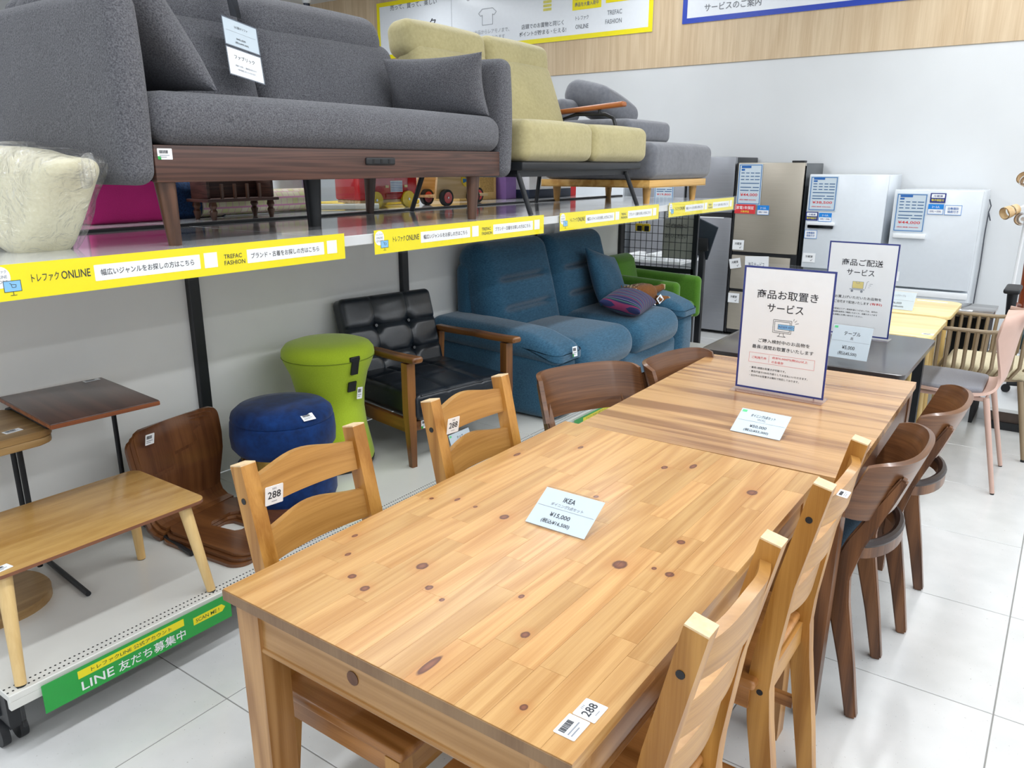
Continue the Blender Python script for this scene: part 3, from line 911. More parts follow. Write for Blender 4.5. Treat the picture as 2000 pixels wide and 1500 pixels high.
for k, x in enumerate(POSTS):
    obj('post', B().box(x - 0.024, x + 0.024, 2.032 + RY, 2.092 + RY, 0.08, SZ - 0.03, bev=0.003, seg=1), BLACKM, rk)
    obj('shelf_bracket', B().box(x - 0.006, x + 0.006, 1.35 + RY, 2.03 + RY, SZ - 0.085, SZ - 0.036), PANEL, rk)
    obj('foot_beam', B().box(x + (0.005 if k == 0 else -0.02), x + (0.045 if k == 0 else 0.02), 1.245 + RY, 2.09 + RY, 0.085, DZ - 0.021), BLACKM, rk)
    cs = obj('caster', B().box(x + 0.012, x + 0.040, 1.27 + RY, 1.36 + RY, 0.06, 0.085), BLACKM, rk)
    for s in (-1, 1):
        obj('wheel', B().cyl((x + 0.026 + s * 0.012, 1.315 + RY, 0.036), (x + 0.026 + s * 0.032, 1.315 + RY, 0.036), 0.036, n=22), BLACKP, cs)

# ---- end grid panel on the rack
g = thing('grid_panel', 'black wire grid panel at the far end of the display rack', 'grid panel', (4.745, 1.76, 0))
for s in (-1, 1): obj('frame_post', B().box(-0.012, 0.012, s * 0.30 - 0.018, s * 0.30 + 0.018, 0.0, 1.20), BLACKM, g)
obj('frame_bar', B().box(-0.012, 0.012, -0.30, 0.30, 0.70, 0.735), BLACKM, g)
for k in range(13): obj('wire', B().cyl((0, -0.282 + k * 0.047, 0.42), (0, -0.282 + k * 0.047, 1.19), 0.0024, n=6), BLACKM, g)
for k in range(13): obj('wire', B().cyl((-0.003, -0.29, 0.46 + k * 0.058), (-0.003, 0.29, 0.46 + k * 0.058), 0.0024, n=6), BLACKM, g)
for k, yy in enumerate((1.895, 1.835)):
    m = thing('tape_measure', 'yellow and black tape measure hanging on the wire grid, ' + ('left one' if k == 0 else 'right one'), 'tape measure', (4.70, yy, 1.025), group='tape measures on the wire grid')
    obj('case', B().rbox((0, 0, 0), (0.03, 0.062, 0.06), 0.018, inner=2), plain('yellow_plastic', '#f0d020', 0.4), m)
    obj('grip', B().rbox((-0.012, -0.008, -0.006), (0.014, 0.038, 0.04), 0.007, inner=2), BLACKP, m)
    obj('strap', B().tube([(0, 0, 0.03), (0.004, 0, 0.05), (0.0, 0, 0.07)], 0.003, n=6), BLACKP, m)
nb = thing('notice_board', 'grey notice sheet with hand lettering hung behind the wire grid', 'notice', (4.79, 1.70, 0.80))
obj('sheet', B().box(0, 0.004, -0.21, 0.04, 0.0, 0.40), plain('grey_notice', '#b4b5ad', 0.6), nb)
for k, s in enumerate(('メジャー', 'ご自由に', 'お使いください')):
    o = txt(nb, s, -0.001, 0, 0.17, 0.032, INK); o.location = (-0.0015, 0.02, 0.30 - k * 0.075); o.rotation_euler = FACE_X
sb = thing('packing_shelf', 'white stock shelf with paper bundles seen through the wire grid', 'shelf', (5.25, 1.98, 0))
obj('shelf_top', B().box(-0.2, 0.2, -0.28, 0.30, 0.72, 0.74), WHITEP, sb)
for s in (-1, 1): obj('side', B().box(-0.2, 0.2, s * 0.27 - 0.01, s * 0.27 + 0.01, 0, 0.72), plain('grey_side', '#8b8f92', 0.5), sb)
for k in range(5): obj('paper_bundle', B().box(-0.16, 0.1, -0.24 + k * 0.1, -0.17 + k * 0.1, 0.74, 0.76 + 0.012 * (k % 3), bev=0.003), PAPER, sb)

# ---- tablet on a black pole
tp = thing('tablet_stand', 'black tablet tilted on a square black floor pole', 'tablet stand', (5.17, 1.57, 0))
obj('base', B().box(-0.14, 0.14, -0.14, 0.14, 0, 0.012, bev=0.003), BLACKM, tp)
obj('pole', B().box(-0.022, 0.022, -0.022, 0.022, 0.012, 0.83, bev=0.002), BLACKM, tp)
tm = Matrix.Translation((0.0, -0.02, 0.92)) @ Matrix.Rotation(R(-14), 4, 'X') @ Matrix.Rotation(R(12), 4, 'Z')
tbm = Matrix.Translation((-0.01, 0.0, 0.92)) @ Matrix.Rotation(R(22), 4, 'X') @ Matrix.Rotation(R(-18), 4, 'Y')
obj('bracket', B().box(-0.03, 0.03, -0.05, 0.05, 0.83, 0.93, bev=0.006), BLACKP, tp)
obj('tablet', B().box(-0.008, 0.008, -0.09, 0.09, -0.15, 0.15, bev=0.006, m=tbm), plain('slate_tablet_back', '#2a333d', 0.4), tp)

# ---- yellow strips on the shelf edge
HOLD = clear('label_holder_clear', '#ffffff', 0.03, 0.008)
CART = SKY
def strip(k, label):
    x0 = 0.02 + k * 1.213
    c = card('shelf_strip', 1.075, 0.083, YELLOW, None, (x0, 1.1915, 1.178), FACE_Y, t=0.0008)
    tag(c, label, 'sign strip', 'yellow promotional strips')
    rect(c, .003, .030, .048, .080, PAPER, 'round_badge', r=.0224)
    for q, s in enumerate(('トレファク', 'ONLINE', 'STORE')): txt(c, s, .010, .064 - q * .0115, .031, .007, INKLT, z=.0007)
    rect(c, .030, .020, .068, .046, SKY, 'screen_icon', z=.0008)
    outline(c, .030, .020, .068, .046, .0012, INK, z=.0010)
    lines(c, [(.049, .020, .049, .013), (.042, .012, .056, .012), (.043, .040, .046, .039), (.046, .039, .048, .030), (.048, .030, .056, .030), (.047, .037, .057, .036), (.056, .030, .057, .036)], .0012, INK, z=.0010)
    txt(c, 'トレファク', .092, .036, .063, .020, INK)
    txt(c, 'ONLINE', .160, .036, .070, .020, INK)
    rect(c, .240, .022, .535, .062, PAPER, 'speech_box', r=.002)
    txt(c, '幅広いジャンルをお探しの方はこちら', .256, .034, .260, .017, INK, z=.0007)
    rect(c, .548, .022, .590, .064, PAPER, 'white_square')
    txt(c, 'TREFAC', .612, .042, .060, .0125, INK)
    txt(c, 'FASHION', .612, .024, .070, .0125, INK)
    rect(c, .690, .022, .985, .062, PAPER, 'speech_box', r=.002)
    txt(c, 'ブランド・古着をお探しの方はこちら', .704, .034, .260, .017, INK, z=.0007)
    rect(c, .998, .022, 1.040, .064, PAPER, 'white_square')
    obj('clear_cover', B().box(-0.05, 1.13, -0.006, 0.090, 0.0018, 0.0026), HOLD, c)
    return c
for k, w_ in enumerate(('leftmost, under the grey sofa left leg', 'second from the left, above the black armchair', 'third from the left, above the teal sofa', 'rightmost, at the far end of the shelf')):
    strip(k, 'yellow paper strip on the shelf edge, ' + w_)

def green_strip(x0, label):
    c = card('deck_strip', 0.56, 0.083, GREEN, None, (x0, 1.1905, 0.108), FACE_Y, t=0.0008)
    tag(c, label, 'sign strip', 'green promotional strips')
    rect(c, .090, .050, .400, .073, YELLOW, 'yellow_bar')
    txt(c, 'トレファクLINE 公式アカウント', .125, .055, .235, .013, plain('dark_green_ink', '#2c5a1c', 0.6), z=.0007)
    txt(c, 'LINE', .095, .012, .088, .026, PAPER)
    txt(c, '友だち募集中', .196, .009, .205, .031, PAPER)
    b = B().prism([(.430, .034), (.528, .034), (.540, .046), (.528, .058), (.430, .058)], .0001, .0004)
    obj('yellow_tag', b, YELLOW, c)
    txt(c, 'SCAN ME !', .438, .040, .080, .012, plain('dark_green_ink', '#2c5a1c', 0.6), z=.0007)
    obj('clear_cover', B().box(-0.055, 0.62, -0.004, 0.088, 0.0018, 0.0026), HOLD, c)
    return c
green_strip(-0.028, 'green paper strip on the near deck edge beside the low table')
green_strip(2.62, 'green paper strip on the deck edge under the teal sofa')

# ================================================================= SOFAS ON THE SHELF
GREY = fabric('charcoal_boucle', '#75757a', '#404146', scale=230, bump=0.8, dist=0.004, big=0.08)
OAKD = wood('dark_oak_rail', '#5a3b30', '#38231c', 'X', stretch=44, scale=2.6, ring=7, ringw=0.4, rough=0.5, var=0.03, coat=0.05, cross=(1, 0.1, 1), rs=3.0)
OAKZ = wood('dark_oak_leg', '#65432f', '#43291b', 'Z', stretch=16, scale=3, ring=4, rough=0.42, var=0.06)
gs = thing('sofa', 'charcoal grey boucle sofa with dark wood rail on the upper shelf', 'sofa', (1.36, 1.72, SZ))
for (x, y, m_) in ((-0.755, -0.335, OAKZ), (0.665, -0.335, OAKZ), (-0.755, 0.33, OAKZ), (0.70, 0.33, OAKZ)):
    obj('leg', B().cyl((x, y, 0), (x + (-0.012 if x < 0 else 0.012), y, 0.19), 0.019, 0.030, n=18), m_, gs)
obj('support_leg', B().cyl((-0.02, -0.10, 0), (-0.02, -0.10, 0.19), 0.025, 0.034, n=16), BLACKP, gs)
obj('front_rail', B().box(-0.815, 0.815, -0.378, -0.350, 0.182, 0.285, bev=0.004), OAKD, gs)
obj('under_frame', B().box(-0.815, 0.815, -0.35, 0.36, 0.186, 0.28), plain('black_dust_cover', '#1b1c20', 0.9), gs)
sk = obj('socket_strip', B().rbox((0.07, -0.380, 0.243), (0.15, 0.012, 0.026), 0.006, inner=2), BLACKP, gs)
for q in range(3): obj('socket', B().box(0.025 + q * 0.04, 0.035 + q * 0.04, -0.3872, -0.3858, 0.236, 0.250), plain('dark_hole', '#1b1b1b', 0.8), sk)
obj('seat', B().rbox((0, -0.055, 0.357), (1.625, 0.70, 0.150), 0.062, puff=(0, 0.012, 0.018), inner=10), GREY, gs)
for s in (-1, 1):
    def armw(q, ux, uy, uz):
        # the arm top dips a little to the front and its front edge is softly curved
        return (q.x, q.y + 0.012 * (1 - uz * uz) * (-1 if uy < 0 else 0), q.z - 0.012 * max(0, -uy) * max(0, uz))
    obj('arm', B().rbox((s * 0.858, 0.005, 0.430), (0.092, 0.79, 0.510), 0.040, puff=(0.014, 0, 0), inner=10, warp=armw), GREY, gs)
for s in (-1, 1):
    m = Matrix.Translation((s * 0.405, 0.225, 0.40)) @ Matrix.Rotation(R(-14), 4, 'X')
    obj('back_cushion', B().rbox((0, 0, 0.17), (0.808, 0.17, 0.40), 0.07, puff=(0, 0.03, 0), m=m, inner=10), GREY, gs)
    m2 = Matrix.Translation((s * 0.405, 0.31, 0.725)) @ Matrix.Rotation(R(-18), 4, 'X')
    obj('headrest', B().rbox((-0.02 * s, 0, 0.055), (0.76, 0.19, 0.20), 0.09, puff=(0, 0.015, 0.01), m=m2, inner=10), GREY, gs)
obj('back_frame', B().rbox((0, 0.36, 0.46), (1.63, 0.09, 0.56), 0.04), GREY, gs)
sticker(gs, (-0.805, -0.3795, 0.245), FACE_Y, 0.045, 0.030, 'bar', green=True)

# scatter cushions
cu = thing('cushion', 'charcoal grey cushion leaning on the left arm of the grey sofa', 'cushion', (0.705, 1.62, SZ + 0.435), rot=(0, 0, R(-3)))
obj('cover', B().pillow(0.42, 0.42, 0.15, m=Matrix.Translation((0.0, 0.0, 0.185)) @ Matrix.Rotation(R(56), 4, 'Y')), GREY, cu)
cu = thing('cushion', 'charcoal grey oblong cushion against the right arm of the grey sofa', 'cushion', (2.05, 1.62, SZ + 0.435), rot=(0, 0, R(8)))
obj('cover', B().pillow(0.51, 0.26, 0.15, m=Matrix.Translation((0.015, -0.01, 0.125)) @ Matrix.Rotation(R(90), 4, 'Z') @ Matrix.Rotation(R(76), 4, 'X')), GREY, cu)

# hanging price cards
hp = thing('price_tag', 'pair of laminated white price cards hanging over the grey sofa back', 'price tag', (1.155, 1.832, 1.99), rot=(R(74), R(9), R(4)))
obj('strap', B().tube([(0.05, 0.21, -0.03), (0.055, 0.16, 0.005), (0.065, 0.02, 0.006)], 0, sec=(0.05, 0.001), up=(0, 0, 1)), clear('smoky_film', '#9aa0ac', 0.1, 0.05), hp)
for k, y0 in enumerate((-0.095, -0.205)):
    c = card('card', 0.155, 0.10, CARDP if k == 0 else PAPER, hp, (0, y0, 0.004), t=0.0012, r=0.004)
    outline(c, -0.003, -0.003, 0.158, 0.103, 0.004, plain('laminate_edge', '#5e6672', 0.3), z=0.0006)
    if k == 0:
        txt(c, '2人掛けソファ', .050, .070, .060, .010, INK); txt(c, '¥45,000', .052, .026, .042, .009, INK); txt(c, '(税込¥49,500)', .045, .011, .060, .010, INK)
        lines(c, [(.01, .055, .145, .055)], .0006, INKLT, 'rule')
    else:
        txt(c, 'ファブリック', .030, .062, .092, .016, INK); txt(c, '肌触りが良く、通気性があるので', .030, .034, .095, .007, INKLT); txt(c, '一年中快適にお使いいただけます。', .034, .020, .086, .007, INKLT)

# ---- beige sofa
BEI = fabric('olive_beige_suede', '#b5ab80', '#a99f74', scale=60, bump=0.06, big=0.10, sheen=0.25, rough=0.85)
bs = thing('sofa', 'beige suede two-seater with high back and black metal legs on the upper shelf', 'sofa', (2.935, 1.70, SZ))
for s in (-1, 1):
    obj('seat', B().rbox((s * 0.312, -0.105, 0.338), (0.618, 0.60, 0.185), 0.045, puff=(0.004, 0.012, 0.016), inner=8), BEI, bs)
    m = Matrix.Translation((s * 0.312, 0.20, 0.40)) @ Matrix.Rotation(R(-20), 4, 'X')
    obj('back_cushion', B().rbox((0, 0, 0.19), (0.612, 0.15, 0.46), 0.055, puff=(0, 0.035, 0), m=m, inner=8), BEI, bs)
    m2 = Matrix.Translation((s * 0.312, 0.345, 0.765)) @ Matrix.Rotation(R(-6), 4, 'X')
    obj('headrest', B().rbox((-0.012 if s < 0 else 0, 0, 0.06), (0.64 if s < 0 else 0.62, 0.165, 0.175), 0.058, puff=(0, 0.01, 0.01), m=m2, inner=8), BEI, bs)
obj('frame', B().box(-0.62, 0.585, -0.385, 0.30, 0.205, 0.243, bev=0.008).box(-0.60, 0.52, -0.34, 0.26, 0.175, 0.205), BLACKM, bs)
for (x, y, dx, dy) in ((-0.60, -0.345, 0.03, -0.055), (0.47, -0.345, 0.055, -0.055), (-0.60, 0.24, -0.03, 0.06), (0.47, 0.24, 0.05, 0.06)):
    obj('leg', B().cyl((x + dx, y + dy, 0), (x, y, 0.19), 0.012, 0.013, n=12), BLACKM, bs)
obj('arm_pad', B().rbox((0, 0, 0), (0.055, 0.50, 0.030), 0.012, inner=3, m=Matrix.Translation((0.655, 0.02, 0.555)) @ Matrix.Rotation(R(-4), 4, 'X')), wood('chestnut_arm', '#a5602f', '#7f431d', 'Y', stretch=16, scale=3, ring=3), bs)
obj('arm_tube', B().tube([(0.655, 0.22, 0.25), (0.655, 0.20, 0.50), (0.655, 0.10, 0.525), (0.655, -0.10, 0.518), (0.655, -0.155, 0.495), (0.655, -0.175, 0.44), (0.645, -0.18, 0.24)], 0.011, n=10).cyl((0.655, -0.06, 0.52), (0.655, -0.06, 0.545), 0.010), BLACKM, bs)

# ---- grey chaise
CHG = fabric('slate_velvet', '#73757c', '#666870', scale=40, bump=0.15, big=0.14, sheen=0.35, rough=0.8)
OAKL = wood('light_oak_base', '#d6aa62', '#b98740', 'X', stretch=18, scale=2.5, ring=4, rough=0.4, var=0.03)
OAKLZ = wood('light_oak_leg', '#cfa05a', '#b07f3c', 'Z', stretch=14, scale=2.5, ring=3, rough=0.4, var=0.03)
cs = thing('chaise', 'slate grey chaise sofa on a light oak base at the far end of the shelf', 'sofa', (4.13, 1.68, SZ))
obj('base', B().box(-0.47, 0.40, -0.355, 0.42, 0.095, 0.140, bev=0.003).box(-0.47, 0.40, -0.355, 0.42, 0.095, 0.10), OAKL, cs)
obj('seat', B().rbox((-0.02, 0.02, 0.250), (0.93, 0.80, 0.215), 0.055, puff=(0.01, 0.01, 0.02), inner=8), CHG, cs)
obj('back_block', B().rbox((-0.06, 0.13, 0.435), (0.62, 0.56, 0.135), 0.040, puff=(0.01, 0.01, 0.012), inner=8), CHG, cs)
for (x, y) in ((-0.37, -0.29), (0.335, -0.29), (-0.37, 0.36), (0.335, 0.36)):
    obj('leg', B().cyl((x, y, 0), (x, y, 0.097), 0.019, 0.027, n=16), OAKLZ, cs)
cu = thing('cushion', 'slate grey cushion slumped on top of the chaise', 'cushion', (4.14, 1.90, SZ + 0.502))
obj('cover', B().rbox((0, 0, 0), (0.54, 0.34, 0.17), 0.075, puff=(0, 0, 0.02), m=Matrix.Translation((0.05, 0.06, 0.115)) @ Matrix.Rotation(R(13), 4, 'Y') @ Matrix.Rotation(R(14), 4, 'X')), CHG, cu)
obj('roll', B().rbox((-0.25, 0.16, 0.065), (0.22, 0.12, 0.15), 0.055), CHG, cu)

# ---- cushion in a plastic bag
pb = thing('bagged_cushion', 'cream cushion wrapped in crinkled clear plastic at the near end of the shelf', 'cushion', (0.33, 1.70, SZ))
def slump(q, ux, uy, uz):
    cut = max(0.0, -uy) ** 1.3 * (0.5 - 0.5 * uz)
    return (q.x + 0.010 * math.sin(9 * q.y + 3 * q.z) + 0.03 * uz, q.y + 0.20 * cut + 0.006 * math.sin(17 * q.z), q.z + 0.007 * math.sin(11 * q.y) - 0.055 * max(0.0, -uy - 0.3))
CREAM = fabric('cream_cotton', '#e6e0c0', '#dcd5b2', scale=90, bump=0.08, big=0.04)
obj('cushion_body', B().rbox((0, 0, 0.143), (0.15, 0.70, 0.27), 0.045, puff=(0.030, 0.0, 0.0), warp=slump, inner=12), CREAM, pb)
def crinkle(q, ux, uy, uz):
    a = math.sin(31 * q.y + 17 * q.z) * math.sin(23 * q.z - 12 * q.y + 2) + 0.6 * math.sin(57 * q.y - 40 * q.z)
    p = slump(q, ux, uy, uz)
    return (p[0] + 0.007 * a, p[1] + 0.006 * math.sin(37 * q.z), p[2] + 0.006 * math.sin(29 * q.y + 1))
FILM = clear('crinkled_film', '#fdfdfe', 0.12, 0.09, bump=1.0)
obj('plastic_bag', B().rbox((0, -0.005, 0.146), (0.168, 0.735, 0.284), 0.045, puff=(0.032, 0.0, 0.0), warp=crinkle, inner=30), FILM, pb)
obj('bag_corner', B().rbox((0.02, -0.365, 0.215), (0.02, 0.09, 0.07), 0.009, warp=lambda q, a, b_, c_: (q.x + 0.012 * math.sin(60 * q.y), q.y, q.z + 0.3 * -q.y), inner=12), FILM, pb)

# ================================================================= SMALL GOODS BEHIND THE SHELF
pk = thing('pink_box_cushion', 'magenta mesh box cushion with pale pink side behind the grey sofa', 'box cushion', (1.03, 2.57, SZ))
obj('body', B().rbox((0, 0, 0.12), (0.35, 0.40, 0.24), 0.02, inner=4), fabric('magenta_mesh', '#dd3a8c', '#b82570', scale=500, bump=0.4), pk)
obj('side_patch', B().rbox((-0.176, 0, 0.12), (0.012, 0.35, 0.20), 0.005, inner=2), fabric('pale_pink_cloth', '#dc9cc0', '#c47fa6', scale=300), pk)
bl = thing('folded_bag', 'dark blue folded cloth bag with denim ruffle behind the sofa', 'bag', (1.37, 2.56, SZ))
obj('body', B().rbox((0, 0, 0.085), (0.30, 0.30, 0.17), 0.05, warp=lambda q, a, b, c: (q.x * (1 - 0.25 * c), q.y, q.z + 0.01 * math.sin(30 * q.x))), fabric('navy_cloth', '#20436f', '#0d1d36', scale=120), bl)
obj('ruffle', B().surf(lambda u, v: (-0.13 + 0.22 * u, -0.11 + 0.14 * v + 0.01 * math.sin(40 * u), 0.165 + 0.015 * math.sin(30 * v + 20 * u)), 24, 16, 0.004), fabric('bleached_denim', '#a7bcd0', '#44566e', scale=60), bl)
wr = thing('wooden_bench', 'miniature dark wood bench with turned feet behind the sofa', 'wooden bench', (1.47, 2.30, SZ))
obj('seat_board', B().box(-0.185, 0.185, -0.08, 0.08, 0.075, 0.088, bev=0.003), OAKD, wr)
obj('back_board', B().box(-0.17, 0.17, 0.05, 0.065, 0.088, 0.20, bev=0.004), OAKD, wr)
for s in (-1, 1):
    obj('end_panel', B().box(s * 0.165 - 0.008, s * 0.165 + 0.008, -0.06, 0.06, 0.088, 0.19, bev=0.004), OAKD, wr)
    for y in (-0.06, 0.06):
        obj('foot', B().lathe([(0, 0), (0.009, 0.0), (0.017, 0.035), (0.011, 0.045), (0.018, 0.058), (0.014, 0.075), (0, 0.075)], (s * 0.15, y, 0), n=14), OAKZ, wr)
for q in range(4): obj('spindle', B().cyl((-0.10 + q * 0.065, -0.06, 0.088), (-0.10 + q * 0.065, -0.06, 0.15), 0.008, n=8), OAKZ, wr)
rg = thing('rolled_rug', 'rolled floral rug with plum backing lying behind the sofa', 'rug', (1.80, 2.47, SZ), R(2))
def rugmat():
    nt = NT('pale_patterned_rug'); setb(nt, 0.95)
    tc = nt.n('ShaderNodeTexCoord')
    br = nt.n('ShaderNodeTexBrick', Vector=tc.outputs['Object'], Scale=14.0)
    br.inputs['Color1'].default_value = S('#c3c58c'); br.inputs['Color2'].default_value = S('#d9d2bd'); br.inputs['Mortar'].default_value = S('#c98fae')
    nt.l(br.outputs[0], nt.b.inputs['Base Color']); return nt.m
obj('roll', B().cyl((-0.42, 0, 0.058), (0.24, 0, 0.058), 0.057, n=28), rugmat(), rg)
sp = [(0.245, (0.006 + 0.048 * k / 60) * math.cos(k * 0.42), 0.058 + (0.006 + 0.048 * k / 60) * math.sin(k * 0.42)) for k in range(61)]
obj('spiral_end', B().tube(sp, 0.0042, n=6), fabric('plum_backing', '#85365f', '#571b3b', scale=200), rg)
obj('end_face', B().cyl((0.238, 0, 0.058), (0.243, 0, 0.058), 0.055, n=24), plain('plum_shadow', '#54203b', 0.9), rg)
PIPE = plain('ivory_pipe', '#dcd9cc', 0.4)
wp = thing('white_pole', 'ivory plastic pole lying under the toy truck', 'pole', (2.16, 2.36, SZ))
obj('tube', B().cyl((-0.15, 0.10, 0.02), (0.17, -0.10, 0.016), 0.016, n=12), PIPE, wp)
bx = thing('storage_case', 'translucent white storage case with lilac label behind the rolled rug', 'case', (2.10, 2.72, SZ))
obj('body', B().rbox((0, 0, 0.14), (0.30, 0.22, 0.28), 0.03, inner=3), plain('milky_plastic', '#cfd2d4', 0.3), bx)
obj('lilac_panel', B().box(0.02, 0.12, -0.116, -0.11, 0.06, 0.22), plain('lilac_card', '#a79bb4', 0.5), bx)
TRED = plain('red_lacquer', '#c01c22', 0.25, coat=0.4)
TYEL = plain('yellow_lacquer', '#ecca1e', 0.3, coat=0.3)
tt = thing('toy_truck', 'red wooden toy fire truck with yellow wheels behind the sofa', 'toy truck', (2.50, 2.42, SZ), R(-6))
obj('body', B().box(-0.22, 0.13, -0.11, 0.11, 0.045, 0.25, bev=0.012).box(0.10, 0.19, -0.11, 0.11, 0.045, 0.17, bev=0.012), TRED, tt)
obj('chassis', B().box(-0.21, 0.18, -0.10, 0.10, 0.03, 0.045), wood('toy_birch', '#e0c496', '#caa772', 'X', stretch=12, scale=2), tt)
gr = obj('grille', B().box(-0.01, 0.075, -0.1135, -0.11, 0.085, 0.145), WHITEP, tt)
for q in range(6): obj('grille_bar', B().box(-0.008, 0.073, -0.1145, -0.1132, 0.09 + q * 0.009, 0.093 + q * 0.009), BLUE, gr)
for x in (-0.035, 0.10): obj('headlight', B().rbox((x, -0.112, 0.115), (0.022, 0.006, 0.014), 0.002, inner=1), plain('cream_paint', '#ead9a0', 0.4), tt)
outline_z = [(-0.03, 0.055, 0.10, 0.075)]
obj('bumper', B().box(-0.045, 0.115, -0.1145, -0.109, 0.055, 0.078, bev=0.002), plain('deep_red_lacquer', '#a0141a', 0.3), tt)
for (x, y) in ((-0.12, -0.115), (0.11, -0.115), (-0.12, 0.115), (0.11, 0.115)):
    w = obj('wheel', B().cyl((x, y - 0.010, 0.045), (x, y + 0.010, 0.045), 0.045, n=28), TYEL, tt)
    obj('hub', B().cyl((x, y - 0.014, 0.045), (x, y - 0.010, 0.045), 0.007, n=12), metal('hub_steel', '#c9ccd0', 0.3), w)
tw = thing('toy_wagon', 'birch toy wagon with red wheels and a yellow pinwheel disc behind the sofa', 'toy wagon', (3.00, 2.30, SZ), R(-4))
BIR = wood('toy_birch', '#e0c496', '#caa772', 'X', stretch=12, scale=2)
obj('side_board', B().prism([(-0.23, 0.04), (0.05, 0.035), (0.13, 0.05), (0.10, 0.20), (-0.20, 0.24)], -0.085, -0.07, m=Matrix.Rotation(R(90), 4, 'X') @ Matrix.Scale(-1, 4, (0, 0, 1))), BIR, tw)
obj('side_board', B().prism([(-0.23, 0.04), (0.05, 0.035), (0.30, 0.05), (0.24, 0.20), (-0.20, 0.24)], 0.07, 0.085, m=Matrix.Rotation(R(90), 4, 'X') @ Matrix.Scale(-1, 4, (0, 0, 1))), BIR, tw)
obj('tray', B().box(-0.21, 0.24, -0.07, 0.07, 0.045, 0.06), BIR, tw)
pw = obj('pinwheel_disc', B().cyl((0.03, -0.092, 0.15), (0.03, -0.086, 0.15), 0.048, n=28), TYEL, tw)
bb = B()
for q in range(4):
    a = q * PI / 2
    bb.prism([(0, 0), (0.040 * math.cos(a), 0.040 * math.sin(a)), (0.044 * math.cos(a + 0.6), 0.044 * math.sin(a + 0.6)), (0.018 * math.cos(a + 1.1), 0.018 * math.sin(a + 1.1))], 0.0925, 0.0940, m=Matrix.Translation((0.03, 0, 0.15)) @ Matrix.Rotation(R(90), 4, 'X'))
obj('blue_swirl', bb, plain('toy_blue', '#2a7bb5', 0.35), pw)
for (x, y) in ((0.07, -0.10), (0.285, 0.06), (-0.16, -0.10), (-0.16, 0.06)):
    ty = obj('tyre', B().cyl((x, y - 0.014, 0.046), (x, y + 0.014, 0.046), 0.046, n=28), BLACKP, tw)
    obj('wheel_disc', B().cyl((x, y - 0.016, 0.046), (x, y - 0.0135, 0.046), 0.032, n=24), TRED, ty)
    obj('hub', B().cyl((x, y - 0.019, 0.046), (x, y - 0.015, 0.046), 0.006, n=10), metal('hub_steel', '#c9ccd0', 0.3), ty)
mt = thing('yellow_mat', 'yellow folded play mat under the toys', 'mat', (2.66, 2.68, SZ))
obj('mat', B().rbox((0, 0, 0.012), (0.62, 0.28, 0.024), 0.008, inner=2), plain('yellow_plastic', '#f0d020', 0.4), mt)
kb = thing('cardboard_box', 'brown printed cardboard box behind the toy wagon', 'box', (3.52, 2.64, SZ))
obj('box', B().box(-0.20, 0.20, -0.13, 0.13, 0, 0.26, bev=0.002), plain('kraft_card', '#c9a768', 0.8, mottle=0.06), kb)
obj('printed_text', B().box(0.02, 0.17, -0.1315, -0.13, 0.05, 0.22), plain('brown_small_print', '#a5854a', 0.8, mottle=0.3, scale=120), kb)
pv = thing('purple_box', 'purple carton between the cardboard box and the white appliance box', 'box', (3.80, 2.56, SZ))
obj('box', B().box(-0.06, 0.06, -0.12, 0.12, 0, 0.24, bev=0.002), plain('purple_card', '#7d5c9c', 0.6), pv)
ab = thing('appliance_box', 'white appliance carton with navy lower band under the chaise', 'box', (4.20, 2.52, SZ))
obj('box', B().box(-0.28, 0.28, -0.15, 0.15, 0.06, 0.25, bev=0.004), PAPER, ab)
obj('navy_band', B().box(-0.28, 0.28, -0.15, 0.15, 0, 0.06, bev=0.003), plain('navy_card', '#1c2c44', 0.5), ab)
rb = thing('red_box', 'small red carton beside the white appliance box under the chaise', 'box', (4.57, 2.52, SZ))
obj('box', B().box(-0.07, 0.07, -0.10, 0.10, 0, 0.19, bev=0.003), plain('red_card', '#d01c22', 0.5), rb)
for x in (2.02, 2.30, 2.40):
    ac = thing('acrylic_divider', 'clear upright acrylic shelf divider between the small goods, ' + {2.02: 'left', 2.30: 'middle', 2.40: 'right'}[x] + ' one', 'divider', (x, 2.16, SZ), group='acrylic dividers')
    obj('pane', B().box(-0.0015, 0.0015, -0.05, 0.20, 0, 0.22), clear('acrylic_pane', '#fafcfd', 0.03, 0.02), ac)

# ================================================================= GOODS ON THE LOWER DECK
BIRCH = wood('figured_birch_top', '#c79f5f', '#a67a3c', 'X', stretch=5, scale=7, ring=3, ringw=0.25, rough=0.3, var=0.02, coat=0.3)
RUB = wood('rubberwood_leg', '#e0c085', '#caa263', 'Z', stretch=16, scale=2, ring=3, rough=0.45, var=0.03)
lt = thing('low_table', 'low birch table with rounded corners and splayed legs on the deck', 'table', (0.225, 1.445, DZ))
obj('table_top', B().prism(rounded(0.60, 0.40, 0.03, x0=-0.30, y0=-0.20), 0.292, 0.302, bev=0.001), BIRCH, lt)
obj('edge_band', B().prism(rounded(0.6004, 0.4004, 0.03, x0=-0.3002, y0=-0.2002), 0.290, 0.2995), plain('brown_ply_edge', '#7b4f38', 0.6), lt)
for (x, y, fx, fy) in ((-0.255, -0.160, -0.285, -0.222), (0.245, -0.160, 0.272, -0.213), (0.245, 0.155, 0.258, 0.160), (-0.255, 0.155, -0.285, 0.165)):
    lg = obj('leg', B().cyl((fx, fy, 0.003), (x, y, 0.292), 0.0135, 0.0195, n=18), RUB, lt)
    obj('foot_pad', B().cyl((fx, fy, 0), (fx, fy, 0.004), 0.012, n=14), BLACKP, lg)
sticker(lt, (-0.285, -0.185, 0.3032), (0, 0, R(8)), 0.05, 0.03, 'bar')

